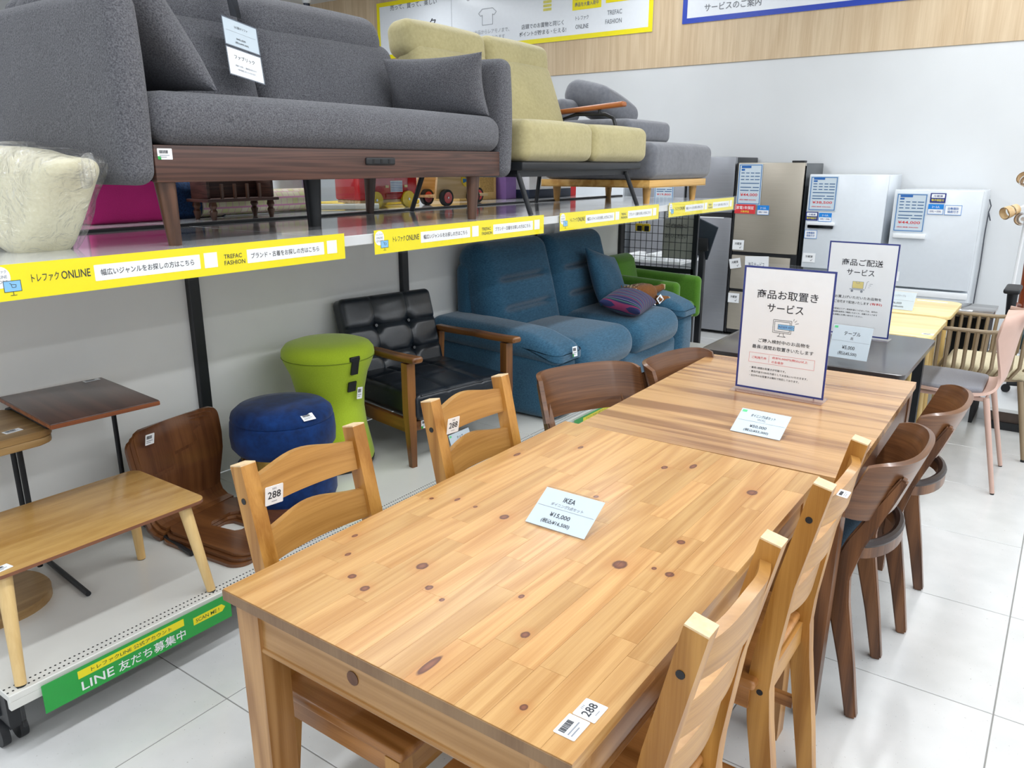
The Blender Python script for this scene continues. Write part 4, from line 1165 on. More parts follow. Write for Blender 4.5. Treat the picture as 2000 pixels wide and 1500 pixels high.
WENG = wood('dark_walnut_side_top', '#5f3d30', '#45291f', 'Y', stretch=14, scale=4, ring=4, rough=0.3, var=0.02, coat=0.3)
st = thing('side_table', 'dark walnut C-shaped side table with thin black rods on the deck', 'table', (0.452, 1.80, DZ), R(-5))
obj('table_top', B().box(-0.165, 0.165, -0.215, 0.225, 0.520, 0.538, bev=0.003), WENG, st)
obj('edge_band', B().box(-0.1655, 0.1655, -0.2155, 0.2255, 0.522, 0.534), wood('chestnut_edge', '#a0613a', '#7c4426', 'X', stretch=12, scale=3), st)
for s in (-1, 1):
    x = s * 0.168
    obj('rod', B().tube([(x, -0.305, 0.009), (x, 0.15, 0.009), (x, 0.17, 0.016), (x, 0.175, 0.035), (x, 0.175, 0.48), (x * 0.97, 0.165, 0.505), (x * 0.9, 0.14, 0.513), (x * 0.9, -0.15, 0.513)], 0.0085, n=10), BLACKM, st)
sticker(st, (0.095, 0.19, 0.5392), (0, 0, R(4)), 0.055, 0.022, 'bar')
OAKM = wood('mid_oak_board', '#a98a5c', '#8a6b40', 'X', stretch=14, scale=3, ring=5, rough=0.45, var=0.03)
ot = thing('side_table', 'pale oak side table with rounded double top at the left end of the deck', 'table', (0.09, 1.83, DZ))
for k in range(2):
    obj('top_board', B().prism(rounded(0.50, 0.34, 0.055, x0=-0.28 + 0.004 * k, y0=-0.17), 0.462 + k * 0.023, 0.484 + k * 0.023, bev=0.004), OAKM, ot)
obj('base_board', B().prism(rounded(0.46, 0.32, 0.15, n=10, x0=-0.33, y0=-0.29), 0.0, 0.028, bev=0.004), OAKM, ot)
for s in (-0.10, 0.155): obj('rod', B().tube([(s, -0.04, 0.02), (s, -0.04, 0.44), (s - 0.01, -0.05, 0.462)], 0.0085, n=10), BLACKM, ot)
sticker(ot, (0.10, -0.12, 0.5082), (0, 0, R(6)), 0.05, 0.028, 'bar')

# legless bent-plywood chairs, three nested
ZAI = wood('teak_plywood', '#7a4e2b', '#57331b', 'Y', stretch=16, scale=3, ring=3, ringw=0.3, rough=0.3, var=0.04, coat=0.4, cross=(1, 1, 0.02))
ZED = wood('ply_edge', '#b07a45', '#7c4c26', 'X', stretch=4, scale=30, ring=8, rough=0.5, var=0.04)
def legless(k, label, loc, rz):
    t = thing('legless_chair', label, 'legless chair', loc, rz, group='nested legless chairs')
    # seat plate with a round hole: ring between outline and circle
    b = B()
    outl = [(x * (1 - 0.15 * max(0.0, y + 0.0) / 0.165 if y > 0 else 1), y) for x, y in rounded(0.37, 0.41, 0.055, n=11, x0=-0.185, y0=-0.245)]
    N = len(outl)
    inn = []
    for x, y in outl:
        v_ = Vector((x, y + 0.015)).normalized()
        inn.append((0.083 * v_.x, 0.083 * v_.y - 0.015))
    V = {}
    for nm, pts in (('o', outl), ('i', inn)):
        for z in (0.0, 0.011):
            V[nm, z] = [b.bm.verts.new((x, y, z)) for x, y in pts]
    for i in range(N):
        j = (i + 1) % N
        b.bm.faces.new((V['o', .011][i], V['o', .011][j], V['i', .011][j], V['i', .011][i]))
        b.bm.faces.new((V['o', 0.0][j], V['o', 0.0][i], V['i', 0.0][i], V['i', 0.0][j]))
        b.bm.faces.new((V['o', 0.0][i], V['o', 0.0][j], V['o', .011][j], V['o', .011][i]))
        b.bm.faces.new((V['i', 0.0][j], V['i', 0.0][i], V['i', .011][i], V['i', .011][j]))
    st_ = obj('seat', b, ZAI, t)
    for p_ in st_.data.polygons: p_.use_smooth = False
    prof = [(0.155, 0.008), (0.185, 0.012), (0.212, 0.030), (0.226, 0.060), (0.228, 0.10), (0.224, 0.15), (0.222, 0.20), (0.228, 0.26), (0.240, 0.32), (0.252, 0.365)]
    def fn(u, v):
        f = v * (len(prof) - 1); i = min(len(prof) - 2, int(f)); q = f - i
        y = prof[i][0] * (1 - q) + prof[i + 1][0] * q; z = prof[i][1] * (1 - q) + prof[i + 1][1] * q
        w = 0.158 + 0.030 * (0.5 - 0.5 * math.cos(PI * min(1, max(0, v * 1.5 - 0.35))))
        if v > 0.91: w -= 0.034 * (1 - math.sqrt(max(0.0, 1 - ((v - 0.91) / 0.09) ** 2)))
        a = 2 * u - 1
        return (a * w, y + 0.022 * a * a * -1 * max(0, v - 0.3), z)
    obj('backrest', B().surf(fn, 14, 54, 0.011), ZAI, t)
    return t
for k, (w_) in enumerate(('front one of the nested three, with a price sticker', 'middle one of the nested three', 'rear one of the nested three')):
    t = legless(k, 'bent teak plywood legless chair, ' + w_, (0.800 - 0.016 * k, 1.545 - 0.004 * k, DZ + 0.026 - 0.0125 * k), R(9))
    if k == 0: sticker(t, (-0.165, 0.198, 0.318), (R(104), 0, R(-4)), 0.034, 0.042, 'bar')

VEL = fabric('royal_blue_velvet', '#0c3672', '#06214e', scale=25, bump=0.06, big=0.35, sheen=0.12, rough=0.75)
om = thing('ottoman', 'royal blue velvet round ottoman with brass waist band on the deck', 'ottoman', (1.098, 1.60, DZ))
obj('lid', B().lathe([(0, 0.402), (0.10, 0.402), (0.165, 0.392), (0.188, 0.372), (0.193, 0.355), (0.192, 0.348), (0, 0.348)], n=48), VEL, om)
obj('upper_drum', B().lathe([(0, 0.348), (0.187, 0.350), (0.196, 0.338), (0.200, 0.29), (0.197, 0.245), (0.180, 0.222), (0.165, 0.218), (0, 0.218)], n=48), VEL, om)
obj('brass_band', B().lathe([(0.163, 0.17), (0.166, 0.17), (0.166, 0.222), (0.163, 0.222)], n=48), metal('brushed_brass', '#b99a52', 0.25, 'Z'), om)
obj('lower_drum', B().lathe([(0, 0.175), (0.165, 0.172), (0.182, 0.165), (0.192, 0.13), (0.192, 0.04), (0.182, 0.012), (0.165, 0.0), (0, 0)], n=48), VEL, om)
sticker(om, (-0.050, -0.190, 0.372), (R(30), R(0), R(-10)), 0.05, 0.034, 'bar')

LIME = fabric('lime_stretch_fabric', '#b3cc36', '#a4be2a', scale=300, bump=0.08, big=0.04, sheen=0.2)
gst = thing('wobble_stool', 'lime green waisted wobble stool with black base and strap on the deck', 'stool', (1.472, 1.745, DZ))
obj('cover', B().lathe([(0.172, 0.030), (0.176, 0.045), (0.168, 0.09), (0.150, 0.18), (0.142, 0.26), (0.146, 0.34), (0.164, 0.42), (0.188, 0.475), (0.194, 0.495)], n=56), LIME, gst)
obj('seat_cap', B().lathe([(0.194, 0.494), (0.197, 0.505), (0.194, 0.525), (0.178, 0.545), (0.14, 0.558), (0.07, 0.563), (0, 0.563)], n=56), LIME, gst)
obj('seam', B().tube([(0.1955 * math.cos(2 * PI * k / 48), 0.1955 * math.sin(2 * PI * k / 48), 0.495) for k in range(48)], 0.0018, n=6, closed=True), plain('olive_seam', '#74891a', 0.8), gst)
obj('base', B().lathe([(0, 0), (0.16, 0), (0.172, 0.012), (0.176, 0.03), (0, 0.034)], n=48), BLACKP, gst)
ang = R(-98)
for (r0, z0, r1, z1, w_) in ((0.202, 0.512, 0.184, 0.440, 0.034), (0.170, 0.405, 0.158, 0.362, 0.038)):
    ux, uy = math.cos(ang), math.sin(ang)
    obj('buckle_strap', B().tube([(r0 * ux, r0 * uy, z0), ((r0 + r1) / 2 * ux, (r0 + r1) / 2 * uy, (z0 + z1) / 2), (r1 * ux, r1 * uy, z1)], 0, sec=(w_, 0.007), up=(ux, uy, 0.2)), BLACKP, gst)
obj('buckle', B().rbox((0.193 * math.cos(ang), 0.193 * math.sin(ang), 0.508), (0.052, 0.016, 0.020), 0.005, inner=1), BLACKP, gst)
sticker(gst, (-0.005, -0.168, 0.325), (R(96), R(4), R(-8)), 0.026, 0.052, 'bar')

# black tufted armchair
LEA = plain('black_leather', '#131a22', 0.30, coat=0.15, mottle=0.2, scale=60, bump=0.15)
CHES = wood('chestnut_frame', '#8a5a2a', '#5b3515', 'Z', stretch=14, scale=3, ring=4, rough=0.35, var=0.04, coat=0.3)
CHESY = wood('chestnut_rail', '#8a5a2a', '#5b3515', 'Y', stretch=14, scale=3, ring=4, rough=0.35, var=0.04, coat=0.3)
ac = thing('armchair', 'black tufted leather armchair with chestnut wooden arms on the deck', 'armchair', (1.965, 1.635, DZ), R(-11))
for s in (-1, 1):
    obj('front_leg', B().tube([(s * 0.285, -0.272, 0), (s * 0.287, -0.262, 0.25), (s * 0.287, -0.262, 0.47)], 0, sec=lambda u: (0.026 + 0.016 * min(1, u * 2),) * 2, up=(1, 0, 0)), CHES, ac)
    obj('rear_leg', B().tube([(s * 0.285, 0.30, 0), (s * 0.285, 0.255, 0.25), (s * 0.285, 0.24, 0.455)], 0, sec=(0.034, 0.034), up=(1, 0, 0)), CHES, ac)
    def armp(q, a, b_, c_):
        return (q.x * (1 - 0.25 * max(0, b_)), q.y, q.z + 0.012 * b_ * b_ - 0.01 * max(0, b_) * 2.5)
    obj('arm', B().rbox((s * 0.287, -0.04, 0.482), (0.056, 0.60, 0.030), 0.013, inner=8, warp=armp), CHESY, ac)
    obj('side_rail', B().box(s * 0.287 - 0.012, s * 0.287 + 0.012, -0.25, 0.26, 0.155, 0.215, bev=0.003), CHESY, ac)
obj('front_rail', B().box(-0.275, 0.275, -0.272, -0.250, 0.160, 0.205, bev=0.003), CHESY, ac)
def tuftwarp(cols, rows, axis_z=True, depth=0.02):
    def f(q, ux, uy, uz):
        d = 0.0
        if uy < 0:
            for cx in cols:
                d += 0.35 * depth * math.exp(-((ux - cx) / 0.03) ** 2)
                for cz in rows:
                    d += depth * math.exp(-(((ux - cx) / 0.09) ** 2 + ((uz - cz) / 0.12) ** 2))
            for cz in rows: d += 0.45 * depth * math.exp(-((uz - cz) / 0.04) ** 2)
        return (q.x, q.y + d * min(1, -uy if uy < 0 else 0), q.z)
    return f
mb = Matrix.Translation((0, 0.205, 0.235)) @ Matrix.Rotation(R(-17), 4, 'X')
bk = obj('backrest', B().rbox((0, 0, 0.215), (0.535, 0.095, 0.46), 0.028, puff=(0, 0.012, 0), m=mb, inner=44, warp=tuftwarp((-0.36, 0.36), (-0.25, 0.35))), LEA, ac)
for x in (-0.096, 0.096):
    for z in (0.157, 0.296):
        p = mb @ Vector((x, -0.037, z)); p2 = mb @ Vector((x, -0.044, z))
        obj('button', B().cyl(p, p2, 0.008, n=12), LEA, bk)
def seatw(q, ux, uy, uz):
    d = 0.0
    if uz > 0:
        for cx in (-0.36, 0.36): d += 0.006 * math.exp(-((ux - cx) / 0.03) ** 2)
        for cy in (-0.2, 0.4): d += 0.006 * math.exp(-((uy - cy) / 0.03) ** 2)
    return (q.x, q.y, q.z - d)
obj('seat', B().rbox((0, -0.035, 0.270), (0.545, 0.535, 0.125), 0.03, puff=(0, 0, 0.012), inner=30, warp=seatw), LEA, ac)
obj('piping', B().tube([(-0.25, -0.299, 0.325), (0.25, -0.299, 0.325)], 0.004, n=8), LEA, ac)
sticker(ac, (-0.235, -0.2735, 0.165), FACE_Y, 0.045, 0.038, 'bar', green=True)
pc = price_card('small white price card standing on the deck beneath the black armchair', 1.90, 1.345, DZ, R(0), [('チェア', .35, .70, .3, .13, 1), ('¥8,000', .32, .28, .3, .13, 1)], tilt=70)
lo = thing('floor_label', 'small black and white label lying on the deck near the armchair', 'label', (1.815, 1.262, DZ), R(10))
obj('card', B().box(-0.035, 0.035, -0.014, 0.014, 0.0, 0.0012), PAPER, lo)
obj('black_print', B().box(-0.030, -0.004, -0.011, 0.011, 0.0012, 0.0016).box(0.004, 0.028, -0.011, 0.006, 0.0012, 0.0016), INK, lo)

# ---- teal sofa
TEAL = fabric('teal_blue_chenille', '#3d6883', '#254d66', scale=130, bump=0.25, big=0.12, stretch=(0.35, 1, 1.6), sheen=0.3)
ts = thing('sofa', 'teal blue two-seater fabric sofa with plump arms on the lower deck', 'sofa', (3.37, 1.645, DZ))
def creases(levels, depth):
    def f(q, ux, uy, uz):
        d = 0.0
        if uy < 0:
            for (cz, hw) in levels:
                win = 1 / (1 + math.exp((abs(ux) - hw) * 18))
                d += depth * win * math.exp(-((uz - cz) / 0.055) ** 2)
        return (q.x, q.y + d * min(1, -uy), q.z)
    return f
for s in (-1, 1):
    obj('arm_body', B().rbox((s * 0.765, 0.0, 0.175), (0.225, 0.82, 0.345), 0.055, puff=(0.012, 0.012, 0), inner=8), TEAL, ts)
    def armt(q, ux, uy, uz):
        return (q.x, q.y, q.z + 0.020 * uy - (0.055 * max(0, -uy - 0.55) / 0.45 if uz > 0 else 0.03 * max(0, -uy - 0.6)))
    obj('arm_pad', B().rbox((s * 0.760, -0.005, 0.388), (0.275, 0.86, 0.135), 0.064, puff=(0, 0, 0.012), inner=14, warp=armt), TEAL, ts)
    obj('seat', B().rbox((s * 0.325, -0.095, 0.275), (0.645, 0.66, 0.215), 0.095, puff=(0.004, 0.02, 0.022), inner=10), TEAL, ts)
    mb = Matrix.Translation((s * 0.345, 0.165, 0.30)) @ Matrix.Rotation(R(-15), 4, 'X')
    obj('back_cushion', B().rbox((0, 0, 0.275), (0.700, 0.20, 0.60), 0.085, puff=(0.0, 0.03, 0.0), m=mb, inner=44, warp=creases(((-0.35, 0.62), (0.22, 0.62)), 0.045)), TEAL, ts)
obj('front_panel', B().rbox((0, -0.335, 0.105), (1.32, 0.10, 0.17), 0.03, inner=5), TEAL, ts)
obj('back_frame', B().rbox((0, 0.325, 0.39), (1.41, 0.13, 0.74), 0.06, inner=5), TEAL, ts)
sticker(ts, (-0.775, -0.452, 0.338), (R(84), 0, R(-12)), 0.034, 0.052, 'bar', green=True)
cu = thing('cushion', 'square teal cushion leaning on the right back of the teal sofa', 'cushion', (3.78, 1.62, DZ + 0.385))
obj('cover', B().pillow(0.40, 0.40, 0.13, m=Matrix.Translation((0.0, 0.03, 0.165)) @ Matrix.Rotation(R(14), 4, 'Y') @ Matrix.Rotation(R(64), 4, 'X')), TEAL, cu)
def stripes():
    nt = NT('striped_woven_cloth'); setb(nt, 0.9, sheen=0.1)
    tc = nt.n('ShaderNodeTexCoord')
    sx = nt.n('ShaderNodeSeparateXYZ', Vector=tc.outputs['Object'])
    fr = nt.math('FRACT', nt.math('MULTIPLY', sx.outputs[0], 19.0))
    c = nt.ramp(fr, [(0.0, S('#1c2350')), (0.34, S('#7a2850')), (0.46, S('#161c44')), (0.58, S('#3c6b5a')), (0.66, S('#161c44')), (0.82, S('#6a6890')), (0.89, S('#161c44'))], 'CONSTANT')
    nt.l(c, nt.b.inputs['Base Color']); return nt.m
sp_ = thing('cushion', 'striped navy, plum and green bolster cushion lying on the teal sofa', 'cushion', (3.60, 1.40, DZ + 0.392), R(12))
obj('cover', B().pillow(0.42, 0.26, 0.15, m=Matrix.Translation((0, 0, 0.068)) @ Matrix.Rotation(R(12), 4, 'X')), stripes(), sp_)
obj('paper_tag', B().box(-0.03, 0.03, -0.001, 0, -0.025, 0.025, m=Matrix.Translation((0.215, -0.10, 0.045)) @ Matrix.Rotation(R(-30), 4, 'X') @ Matrix.Rotation(R(20), 4, 'Y')), PAPER, sp_)
FUR = fabric('brown_plush', '#8c5a2e', '#5f3a1a', scale=220, bump=0.7, dist=0.004, big=0.1)
FURL = fabric('beige_plush', '#c9b795', '#a48f6a', scale=220, bump=0.6, dist=0.003)
hg = thing('plush_toy', 'brown hedgehog plush toy lying behind the striped cushion', 'plush toy', (3.90, 1.50, DZ + 0.392), R(-14))
obj('body', B().rbox((0, 0, 0.065), (0.30, 0.17, 0.13), 0.062, inner=8, warp=lambda q, a, b_, c_: (q.x, q.y * (1 - 0.35 * max(0, -a)), q.z * (1 - 0.25 * max(0, -a)))), FUR, hg)
obj('snout', B().rbox((-0.165, 0, 0.055), (0.09, 0.09, 0.07), 0.034, inner=3), FURL, hg)
obj('nose', B().rbox((-0.212, 0, 0.058), (0.016, 0.018, 0.016), 0.007, inner=1), BLACKP, hg)
for (x, y, z, ang_) in ((0.17, -0.03, 0.085, 18), (0.15, -0.09, 0.03, -4)):
    p = Vector((math.cos(R(ang_)), -0.25, math.sin(R(ang_)))).normalized()
    lg = obj('leg', B().tube([Vector((x - 0.05, y, z)), Vector((x, y, z)) + p * 0.01, Vector((x, y, z)) + p * 0.05], [0.030, 0.024, 0.021], n=12), FUR, hg)
    q = Vector((x, y, z)) + p * 0.053
    obj('paw', B().rbox(q, (0.014, 0.036, 0.036), 0.006, inner=2), FURL, lg)
for s in (-1, 1): obj('ear', B().rbox((-0.10, s * 0.055, 0.115), (0.03, 0.02, 0.03), 0.009, inner=2), FUR, hg)
bb = B(); rr = random.Random(2)
for k in range(90):
    a, h_ = rr.uniform(-0.10, 0.075), rr.uniform(-1.4, 0.9)
    y, z = 0.080 * math.sin(h_), 0.065 + 0.062 * math.cos(h_)
    bb.box(a - 0.005, a + 0.005, y - 0.0022, y + 0.0022, z - 0.001, z + 0.005)
o = obj('fleck', bb, FURL, hg); o['kind'] = 'stuff'
sticker(hg, (0.10, -0.118, 0.005), (R(80), R(-35), 0), 0.05, 0.045, 'bar')

# ---- green armchair beside the teal sofa
MOSS = fabric('moss_green_felt', '#5a8a2c', '#44731e', scale=260, bump=0.25, big=0.1, sheen=0.3)
ga = thing('armchair', 'moss green felt armchair squeezed between teal sofa and wire grid', 'armchair', (4.49, 1.66, DZ))
obj('back', B().rbox((0, 0, 0), (0.36, 0.15, 0.42), 0.065, puff=(0, 0.02, 0), m=Matrix.Translation((0, 0.27, 0.43)) @ Matrix.Rotation(R(-12), 4, 'X')), MOSS, ga)
obj('seat', B().rbox((0, -0.02, 0.26), (0.34, 0.50, 0.13), 0.04), MOSS, ga)
for s in (-1, 1):
    obj('arm', B().rbox((s * 0.19, 0.0, 0.36), (0.075, 0.58, 0.30), 0.036, inner=8, warp=lambda q, a, b_, c_: (q.x, q.y, q.z + 0.012 * b_)), MOSS, ga)
    for y in (-0.22, 0.24): obj('leg', B().cyl((s * 0.17, y, 0), (s * 0.16, y, 0.22), 0.012, 0.018, n=12), OAKLZ, ga)

# ================================================================= FRIDGES ALONG THE BACK WALL
def price_sheet(parent, x, y, w, h, price):
    s = card('price_sheet', w, h, CARDP, parent, (x, y, 0.006), t=0.002)
    outline(s, 0.006, 0.006, w - 0.006, h - 0.006, 0.006, plain('mid_blue_ink', '#3f77b4', 0.5), z=0.001)
    b = B()
    def bar(x0, x1, yy, th=0.0065): b.box(x0 * w, x1 * w, yy * h - th / 2, yy * h + th / 2, 0.0007, 0.001)
    for yy in (0.78, 0.70, 0.62):
        for (p, q) in ((.12, .26), (.32, .46), (.52, .66), (.70, .90)): bar(p, q, yy)
    bar(.12, .90, .53); bar(.12, .58, .43); bar(.64, .90, .43); bar(.12, .48, .355); bar(.54, .90, .355)
    o = obj('printed_rows', b, plain('slate_blue_ink', '#35608f', 0.5), s); o['kind'] = 'stuff'
    rect(s, .12 * w, .90 * h, .52 * w, .955 * h, BLUE, 'header_block', z=0.001)
    rect(s, .12 * w, .835 * h, .26 * w, .88 * h, BLUE, 'header_block', z=0.001)
    txt(s, price, .14 * w, .20 * h, .72 * w, .085 * h, RED, z=0.0012)
    txt(s, '(税抜価格 %s)' % price, .12 * w, .10 * h, .70 * w, .04 * h, RED, z=0.0012)
    return s
def magnet(parent, x, y, kind, w=0.10, h=0.075):
    s = card('magnet_label', w, h, PAPER if kind != 'navy' else NAVY, parent, (x, y, 0.006), t=0.002)
    if kind == 'navy':
        rect(s, .08 * w, .5 * h, .92 * w, .9 * h, PAPER, 'white_box', z=0.001, r=.004)
        txt(s, '冷蔵庫', .2 * w, .58 * h, .6 * w, .22 * h, NAVY, z=0.0014)
        txt(s, '動作保証付', .1 * w, .14 * h, .8 * w, .26 * h, plain('yellow_ink', '#f2e14a', 0.5), z=0.001)
    elif kind == 'size':
        rect(s, 0, .5 * h, w, h, plain('azure_ink', '#1583d8', 0.5), 'blue_box', z=0.001)
        txt(s, '2〜3人', .25 * w, .60 * h, .5 * w, .25 * h, PAPER, z=0.0014)
        txt(s, '200L〜300L', .12 * w, .2 * h, .76 * w, .18 * h, NAVY, z=0.001)
        outline(s, 0, 0, w, h, .003, plain('azure_ink', '#1583d8', 0.5), z=0.0012)
    elif kind == 'auto':
        outline(s, 0, 0, w, h, .003, plain('azure_ink', '#1583d8', 0.5), z=0.001)
        txt(s, '自動霜取', .18 * w, .52 * h, .64 * w, .26 * h, BLUE, z=0.001); txt(s, '機能付き', .18 * w, .2 * h, .64 * w, .26 * h, BLUE, z=0.001)
    elif kind == 'room':
        txt(s, '冷蔵室', .2 * w, .5 * h, .6 * w, .26 * h, INK, z=0.001); txt(s, '✓', .62 * w, .14 * h, .18 * w, .24 * h, INK, z=0.001)
    elif kind == 'red':
        rect(s, 0, 0, w, h, RED, 'red_box', z=0.001)
        txt(s, '家電1年保証', .08 * w, .46 * h, .84 * w, .36 * h, PAPER, z=0.0014); txt(s, '対象商品', .3 * w, .12 * h, .4 * w, .22 * h, plain('yellow_ink', '#f2e14a', 0.5), z=0.0014)
    return s
WHF = plain('white_fridge_enamel', '#dee4ea', 0.25, coat=0.3, mottle=0.01)
def fridge(label, y_left, w, h, depth, doors, side, front, foot=0.03, gap=0.012):
    """front in local XY (x right, y up, z to the viewer); origin at the left front foot, X = 6.0"""
    t = thing('refrigerator', label, 'fridge', (6.0, y_left, 0), rot=FACE_X)
    obj('cabinet', B().box(0.004, w - 0.004, foot, h - 0.004, -depth, -0.055, bev=0.006), side, t)
    obj('plinth', B().box(0.02, w - 0.02, 0.0, foot + 0.02, -depth + 0.03, -0.07), BLACKP, t)
    for (y0, y1) in doors:
        obj('door', B().box(0, w, y0, y1, -0.055, 0.0, bev=0.008), front, t)
    return t
SILV = metal('brushed_steel_front', '#9b9da3', 0.36, 'X', 0.55)
CHAM = metal('champagne_steel_front', '#b5ad9f', 0.34, 'X', 0.45)
DGREY = plain('graphite_side', '#2b2e33', 0.4)
MGREY = plain('grey_steel_side', '#878c90', 0.35)
f0 = fridge('grey fridge half hidden behind the chaise, price sheet 19,800', 2.63, 0.52, 1.40, 0.56, [(0.03, 0.55), (0.562, 1.40)], MGREY, SILV)
price_sheet(f0, 0.23, 1.16, 0.19, 0.24, '¥19,800')
f00 = fridge('white fridge at the far left of the fridge row, glimpsed under the chaise', 3.30, 0.58, 1.36, 0.56, [(0.03, 0.55), (0.562, 1.36)], WHF, WHF)
f1 = fridge('tall brushed silver two-door fridge next to the tablet stand', 2.09, 0.43, 1.545, 0.58, [(0.03, 1.035), (1.075, 1.545)], DGREY, SILV)
obj('handle_recess', B().box(0.0, 0.43, 1.035, 1.075, -0.05, -0.012), BLACKP, f1)
obj('handle_lip', B().box(0.05, 0.36, 1.028, 1.036, -0.02, 0.004), PAPER, f1)
f2 = fridge('champagne steel three-door fridge with black frame and red warranty label', 1.635, 0.555, 1.495, 0.58, [(0.06, 0.40), (0.425, 0.72), (0.75, 1.495)], plain('dark_grey_side', '#55595c', 0.35), CHAM)
obj('black_trim', B().box(-0.004, 0.555, 0.03, 1.47, -0.056, -0.012).box(0.51, 0.560, 0.03, 0.75, -0.05, 0.003).box(-0.012, 0.0, 0.03, 1.49, -0.05, 0.002), BLACKP, f2)
obj('hinge_cap', B().box(0.43, 0.53, 1.495, 1.512, -0.14, -0.06, bev=0.004), BLACKP, f2)
price_sheet(f2, 0.010, 1.150, 0.205, 0.335, '¥44,000')
magnet(f2, 0.0, 1.075, 'red', 0.18, 0.078); magnet(f2, 0.196, 1.070, 'size', 0.10, 0.078)
magnet(f2, 0.004, 0.765, 'room', 0.10, 0.085); m_ = magnet(f2, 0.0, 0.595, 'room', 0.10, 0.085); m_.rotation_euler = (0, 0, R(12)); magnet(f2, 0.0, 0.30, 'room', 0.10, 0.085)
pf = card('paper_notice', 0.205, 0.30, PAPER, f2, (0.14, 0.415, 0.006), t=0.002); pf.rotation_euler = (0, 0, R(3))
txt(pf, '商品サービス', 0.03, 0.20, 0.14, 0.05, INKLT, z=0.001)
f3 = fridge('white fridge with chrome handle bar, price sheet 38,500', 1.035, 0.592, 1.405, 0.57, [(0.05, 0.635), (0.655, 1.405)], WHF, WHF)
obj('handle', B().box(0.02, 0.235, 1.005, 1.03, 0.0, 0.03, bev=0.004), WHITEP, f3)
obj('handle_bar', B().box(0.025, 0.225, 0.98, 1.005, 0.0, 0.02, bev=0.004), metal('dark_chrome', '#3a3c40', 0.2, 'X'), f3)
obj('drawer_lip', B().box(0.0, 0.592, 0.585, 0.632, 0.0, 0.012, bev=0.003), WHITEP, f3)
price_sheet(f3, 0.012, 1.118, 0.215, 0.272, '¥38,500'); magnet(f3, 0.002, 1.040, 'navy', 0.096, 0.068); magnet(f3, 0.105, 1.035, 'size', 0.10, 0.068); magnet(f3, 0.005, 0.895, 'auto', 0.10, 0.068); magnet(f3, 0.01, 0.70, 'room', 0.10, 0.075)
f4 = fridge('white fridge at the right end of the row, price sheet 44,000', 0.388, 0.592, 1.296, 0.57, [(0.05, 0.42), (0.445, 0.545), (0.56, 1.296)], WHF, WHF)
obj('handle', B().box(0.03, 0.255, 0.935, 0.968, 0.0, 0.03, bev=0.004), WHITEP, f4)
obj('drawer_lip', B().box(0.0, 0.592, 0.498, 0.545, 0.0, 0.012, bev=0.003), WHITEP, f4)
price_sheet(f4, 0.020, 0.982, 0.215, 0.288, '¥44,000'); magnet(f4, 0.250, 1.205, 'navy', 0.105, 0.070); magnet(f4, 0.245, 1.120, 'size', 0.105, 0.075); magnet(f4, 0.358, 1.118, 'auto', 0.112, 0.072); magnet(f4, 0.01, 0.60, 'room', 0.10, 0.075)
obj('power_cord', B().tube([(0.595, 1.22, -0.50), (0.612, 1.17, -0.50), (0.600, 1.12, -0.52), (0.622, 1.06, -0.50), (0.604, 1.12, -0.49), (0.600, 0.95, -0.50), (0.604, 0.7, -0.50), (0.600, 0.4, -0.50), (0.604, 0.05, -0.50)], 0.0045, n=6), plain('grey_cable', '#4a4d55', 0.5), f4)

